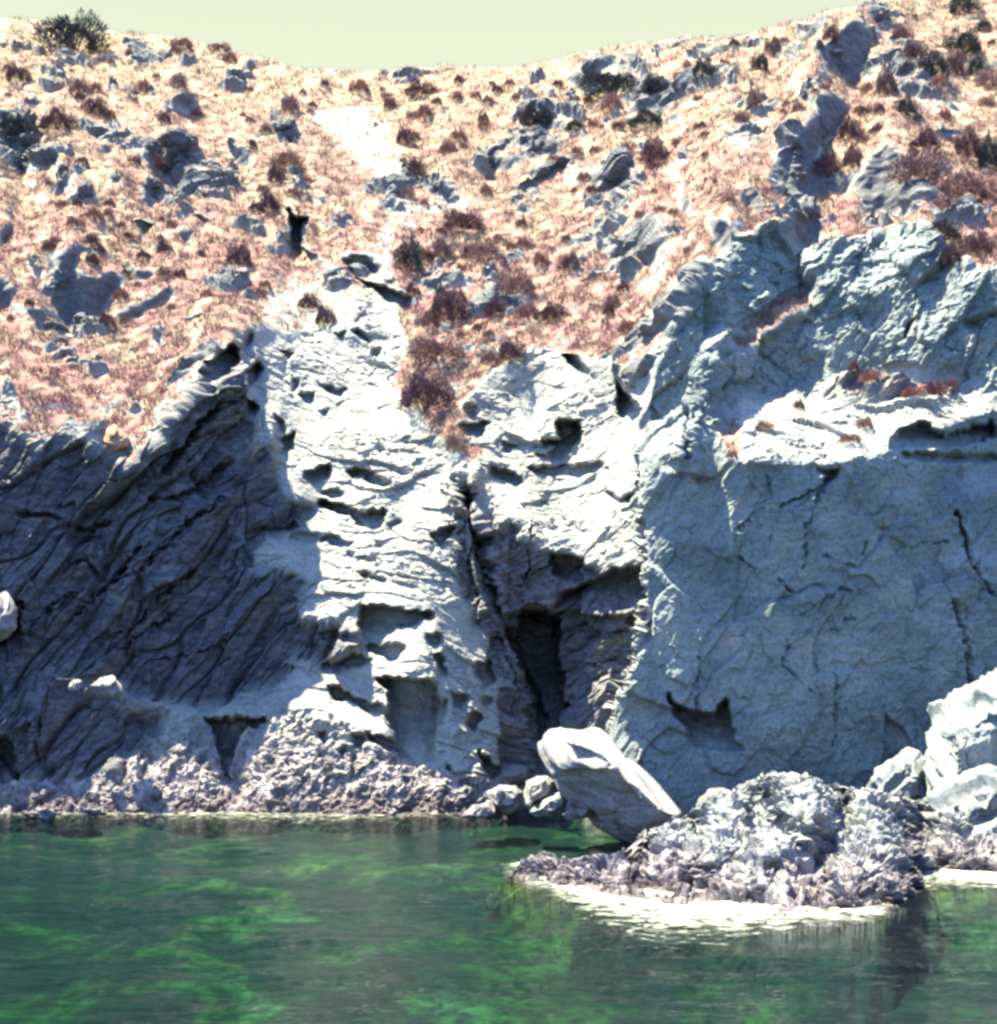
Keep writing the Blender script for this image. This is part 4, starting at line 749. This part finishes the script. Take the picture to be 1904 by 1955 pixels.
BU = [  # mapper, u, v, width, height in mapper units, kind, label
 (K0, 420, 205, 330, 170, 'dark', 'large dark evergreen bush on the skyline at the upper left'), (K0, 330, 695, 210, 95, 'purple', 'wide dark purple bush on the upper left slope, beside the tall shadowed rock'),
 (K0, 80, 710, 170, 110, 'dark', 'dark bush on top of the tall shadowed rock at the left edge'), (K0, 540, 600, 130, 85, 'purple', 'purple brown bush above the bright bare patch on the upper left slope'),
 (K0, 100, 430, 140, 90, 'purple', 'purple bush near the left edge below the skyline'), (K0, 450, 500, 120, 90, 'pink', 'reddish bush below the large evergreen bush'),
 (K0, 930, 660, 75, 60, 'purple', 'small round purple bush alone on the straw slope'), (K0, 1620, 900, 170, 90, 'rust', 'rust red cushion bush above the pale outcrop on the left slope'),
 (K0, 1560, 1010, 100, 90, 'purple', 'round reddish bush under the rust red cushion bush'), (K0, 1520, 1140, 110, 110, 'purple', 'reddish bush on the bright strip left of the stepped outcrop'),
 (K0, 1350, 1420, 130, 130, 'purple', 'tall reddish bush between pale rocks on the left slope'), (K0, 1640, 600, 90, 80, 'pink', 'pinkish bush on the open straw slope left of the valley'),
 (K0, 810, 480, 90, 70, 'rust', 'rusty bush under the skyline on the left slope'), (K0, 1010, 450, 90, 70, 'pink', 'pink bush on the high straw slope'), (K0, 930, 1400, 80, 70, 'purple', 'dark red bush right of the bright patch on the left slope'),
 (K0, 530, 1220, 90, 50, 'rust', 'flat rust bush over the big dark outcrop'), (K0, 420, 1250, 90, 50, 'rust', 'flat rust bush left of another, over the big dark outcrop'), (K0, 900, 900, 110, 90, 'pink', 'pinkish bush among the dark rocks of the left slope'),
 (K0, 1740, 1700, 110, 80, 'purple', 'upper dark bush of the pair on the bright slope above the buttress'), (K0, 1830, 1790, 110, 100, 'purple', 'lower dark bush of the pair on the bright slope above the buttress'),
 (K0, 1300, 320, 80, 50, 'rust', 'rust bush close under the skyline where the left ridge falls'), (K0, 1030, 240, 120, 50, 'rust', 'rusty cushion on the crest of the left ridge'), (K0, 1240, 265, 110, 40, 'pink', 'pale pink cushion on the crest right of the rusty cushion'),
 (KT, 455, 1430, 150, 170, 'dark', 'dark round bush standing in the middle of the valley above the shadowed slab'), (KT, 640, 1400, 130, 120, 'pink', 'pinkish bush right of the dark round bush'), (KT, 880, 1425, 160, 110, 'pink', 'broad pink bush in the middle of the valley'),
 (KT, 740, 1240, 220, 120, 'purple', 'large purple domed bush under the ledge in the upper valley'), (KT, 490, 950, 100, 100, 'purple', 'dark red bush at the left tip of the diagonal rock in the upper valley'),
 (KT, 660, 1730, 200, 190, 'purple', 'tall dark purple bush low in the valley'), (KT, 560, 1800, 130, 100, 'pink', 'small pink bush at the left foot of the tall purple bush'), (KT, 1060, 1620, 230, 130, 'pink', 'large pale pink domed bush right of the tall purple bush'),
 (KT, 1360, 1490, 130, 90, 'purple', 'purple bush below the leaning slabs of the right valley side'), (KT, 1260, 1760, 140, 90, 'purple', 'purple bush above the centre rock'), (KT, 940, 1740, 130, 80, 'purple', 'narrow purple bush under the pale pink dome'),
 (KT, 540, 640, 110, 70, 'rust', 'rust bush in the straw bowl under the saddle'), (KT, 520, 525, 170, 80, 'purple', 'spreading bush just under the saddle of the skyline'), (KT, 1830, 860, 130, 140, 'purple', 'purple bush right of the striped rock'),
 (KT, 1600, 600, 120, 90, 'rust', 'rust bush between the two flat evergreen patches'), (KT, 420, 770, 100, 90, 'purple', 'dark red bush at the edge of the bright scree in the valley'), (KT, 170, 470, 120, 60, 'rust', 'flat rust bush on the saddle'), (KT, 670, 840, 90, 70, 'rust', 'rust bush over the upper valley scree'),
 (KT, 1600, 470, 330, 120, 'dark', 'dark green thicket under the right skyline'), (KT, 1850, 490, 140, 80, 'dark', 'right end bush of the dark green thicket under the skyline'), (KT, 1200, 690, 190, 90, 'dark', 'dark evergreen patch in the middle of the upper slope'), (KT, 1390, 710, 110, 50, 'dark', 'small evergreen tail right of the middle patch'),
 (KT, 1800, 670, 250, 70, 'dark', 'long flat evergreen patch on the right upper slope'), (KT, 870, 665, 60, 50, 'purple', 'tiny dark bush left of the middle evergreen patch'), (KT, 730, 740, 90, 60, 'rust', 'low rust bush in the straw bowl'), (KT, 1060, 550, 60, 40, 'rust', 'tiny rust bush on the pale upper slope'),
 (K2, 1325, 800, 300, 170, 'purple', 'large dark purple bush at the foot of the vegetated tongue, right of the white buttress'), (K2, 1390, 540, 300, 110, 'pink', 'wide pink and purple bush above the large dark purple one'), (K2, 1830, 540, 170, 110, 'purple', 'dark bush on the top of the centre rock'),
 (K2, 1700, 560, 110, 90, 'pink', 'pinkish bush left of the dark bush on the centre rock'), (K2, 1500, 1100, 110, 90, 'pink', 'reddish bush in the head of the gully'), (K2, 1930, 300, 150, 90, 'pink', 'pink bush on the slope left of the shadowed spur'),
 (KR, 1465, 950, 280, 150, 'pink', 'large domed mauve bush with a bright rim on the right spur'), (KR, 1075, 760, 130, 110, 'purple', 'dark purple bush on the ridge of the right spur'), (KR, 955, 925, 150, 110, 'purple', 'left one of two dark red bushes on the right spur'), (KR, 1090, 890, 110, 110, 'purple', 'right one of two dark red bushes on the right spur'),
 (KR, 1500, 800, 130, 110, 'purple', 'dark bush directly above the large domed mauve bush'), (KR, 1740, 800, 170, 140, 'purple', 'dark wide bush upper right of the domed mauve bush'), (KR, 1870, 850, 160, 170, 'dark', 'nearly black bush at the right edge above the mauve cushion'), (KR, 1770, 1040, 260, 130, 'pink', 'broad mauve cushion right of the domed bush'),
 (KR, 1610, 1280, 180, 100, 'dark', 'dark bush with flat top on the right slope over the pale rock'), (KR, 1650, 1430, 150, 110, 'purple', 'purple bush low on the right slope'), (KR, 1800, 1370, 150, 120, 'purple', 'purple bush near the right edge, mid slope'), (KR, 1370, 630, 120, 100, 'dark', 'dark bush beside a pale stone on the upper right slope'),
 (KR, 1720, 240, 200, 110, 'dark', 'wide dark bush high at the right edge'), (KR, 1830, 150, 90, 70, 'dark', 'small dark bush in the upper right corner'), (KR, 1440, 320, 120, 90, 'purple', 'purple bush near the top of the right slope'), (KR, 1280, 470, 110, 130, 'purple', 'upright purple bush below the top outcrop'),
 (KR, 1530, 390, 200, 100, 'dark', 'dark bush in the middle of the upper right slope'), (KR, 1680, 350, 100, 120, 'purple', 'purple bush between dark ones on the upper right slope'), (KR, 1790, 370, 110, 100, 'dark', 'dark leaning bush close to the right edge'), (KR, 1850, 450, 120, 100, 'pink', 'reddish bush at the right edge'),
 (KR, 1710, 45, 180, 90, 'dark', 'dark bush on the very top at the right'), (KR, 990, 170, 90, 90, 'purple', 'purple bush left of the top outcrop'), (KR, 640, 240, 90, 90, 'purple', 'leaning purple bush under the right skyline'), (KR, 250, 440, 130, 80, 'dark', 'dark evergreen under the crest right of centre'),
 (KR, 130, 460, 80, 50, 'dark', 'small dark bush left of the evergreen under the crest'), (KR, 1170, 650, 80, 40, 'purple', 'flat purple bush on the pale right slope'), (KR, 430, 260, 60, 40, 'dark', 'little dark bush at the crest right of centre'), (KR, 1850, 545, 90, 60, 'rust', 'rust bush at the right edge on bare straw ground'),
 (KR, 1360, 220, 120, 90, 'pink', 'reddish bush right of the top outcrop'), (KR, 1560, 500, 90, 60, 'rust', 'rust bush on the pale ground of the right slope'), (KR, 780, 600, 70, 60, 'rust', 'rust bush beside the bright spur flank'), (KR, 530, 560, 80, 100, 'pink', 'reddish bush left of the spur'), (KR, 570, 350, 90, 90, 'dark', 'dark tilted bush under the right skyline'),
 (K6, 1070, 215, 70, 60, 'purple', 'dark bush at the left end of the grassy ledge on the right wall'), (K6, 1180, 290, 110, 60, 'rust', 'rust bush in the middle of the grassy ledge'), (K6, 1560, 275, 110, 70, 'purple', 'dark bush near the right end of the grassy ledge'), (K6, 1660, 265, 70, 70, 'purple', 'dark bush at the very end of the grassy ledge'),
 (K6, 1420, 320, 130, 50, 'rust', 'flat rust bush along the grassy ledge'), (K6, 585, 490, 100, 45, 'rust', 'rust tuft on the bright sloping ledge'), (K6, 790, 375, 60, 50, 'purple', 'small purple tuft at the top of the bright ledge'), (K6, 1080, 565, 110, 45, 'rust', 'rust tuft at the lower edge of the bright ledge'), (K6, 1160, 490, 90, 60, 'pink', 'pinkish tuft in the middle of the bright ledge'), (K6, 410, 650, 60, 40, 'rust', 'rust tuft on the left corner of the bright ledge'), (K6, 240, 770, 80, 90, 'pink', 'pink lichen coloured shrub clinging to the left part of the right wall')]
for K, u, v, bw, bh, kind, lab in BU:
    s_ = K([(1, 0)])[0][0] - K([(0, 0)])[0][0]; (pu, pv), = K([(u, v)])
    place_shrub(pu, pv, bw * s_ * 1.12, bh * s_ * 1.12, kind, lab, 'bushes on the slopes')
# scattered small shrubs, every one of its own
SLOPES = [('left slope', [(0, 80), (330, 90), (600, 160), (600, 400), (480, 620), (330, 640), (0, 640)], 70), ('valley slope', [(600, 160), (1050, 150), (1300, 250), (1240, 640), (900, 660), (780, 560), (760, 300)], 75), ('right slope', [(1300, 110), (1640, 40), (1904, 0), (1904, 480), (1760, 400), (1500, 200), (1400, 380), (1240, 600)], 60)]
for nm, poly, cnt in SLOPES:
    k = 0; tries = 0
    while k < cnt and tries < 6000:
        tries += 1
        u = float(rng.uniform(-10, 1910)); v = float(rng.uniform(0, 680))
        if not inpoly(np.array([u]), np.array([v]), poly)[0]: continue
        c = int(round((u + 240) / 2)); r = int(np.clip(np.searchsorted(GV[:, c], v), 0, NR - 1)) + nb
        if vegv[r, c] < .45: continue
        kind = ['rust', 'pink', 'purple'][int(rng.choice(3, p=[.5, .25, .25]))]
        wpx = float(rng.uniform(12, 32)) * (.7 + v / 1400); hpx = wpx * float(rng.uniform(.5, .8))
        kn = dict(rust='rust red', pink='pinkish', purple='purple brown')[kind]; hp = 'near the top of' if v < 200 else ('midway up' if v < 400 else 'low on')
        if wpx > 24: kn = kn + ' domed'
        place_shrub(u, v, wpx, hpx, kind, f"small {kn} shrub scattered {hp} the straw coloured {nm}", f"small {kn} shrubs {hp} the {nm}"); k += 1
# dry grass: short blades over the vegetated ground
wgt = (vegv[nb:] ** 1.5 * (GY / 30) ** .3).ravel(); wgt = np.clip(wgt, 0, None); wgt[vegv[nb:].ravel() < .3] = 0
NBL = 340000
pick = rng.choice(wgt.size, NBL, p=wgt / wgt.sum())
px_ = PX[nb:].ravel()[pick]; py_ = PY[nb:].ravel()[pick]; pz_ = PZ[nb:].ravel()[pick]
clump = fbm2(px_ / .5, (py_ + pz_) / .5, 3, 400)
keep = clump > -.12
p = np.stack([px_, py_, pz_], -1)[keep] + rng.normal(0, .03, (keep.sum(), 3)) * [1, 1, 0]
n_ = len(p); hgt = (rng.uniform(.035, .12, n_) * (.7 + 1.2 * np.clip(clump[keep] + .1, 0, .5)))[:, None]
th = rng.uniform(0, 6.28, n_); side = np.stack([np.cos(th), np.sin(th), th * 0], -1) * rng.uniform(.006, .014, n_)[:, None]
lean = np.stack([rng.normal(0, .45, n_), rng.normal(-.15, .45, n_), np.ones(n_)], -1) * hgt
vv_ = np.stack([p - side - [0, 0, .02], p + side - [0, 0, .02], p + lean], 1).reshape(-1, 3)
m_g = veg_mat('dry_grass', (.16, .095, .075), (.25, .185, .135), (.33, .275, .205))
nt = m_g.node_tree; b = next(n for n in nt.nodes if n.type == 'BSDF_PRINCIPLED'); lk = b.inputs['Base Color'].links[0].from_socket
nt.links.new(mixc(nt, ramp(nt, noise(nt, 1.1, 6, objvec(nt), .68), [(.40, 0.), (.56, .9)]), lk, (.185, .085, .10)), b.inputs['Base Color'])
gr_o = mesh_np('dry_grass', vv_, np.arange(n_ * 3).reshape(-1, 3), m_g); tag(gr_o, kind='stuff')
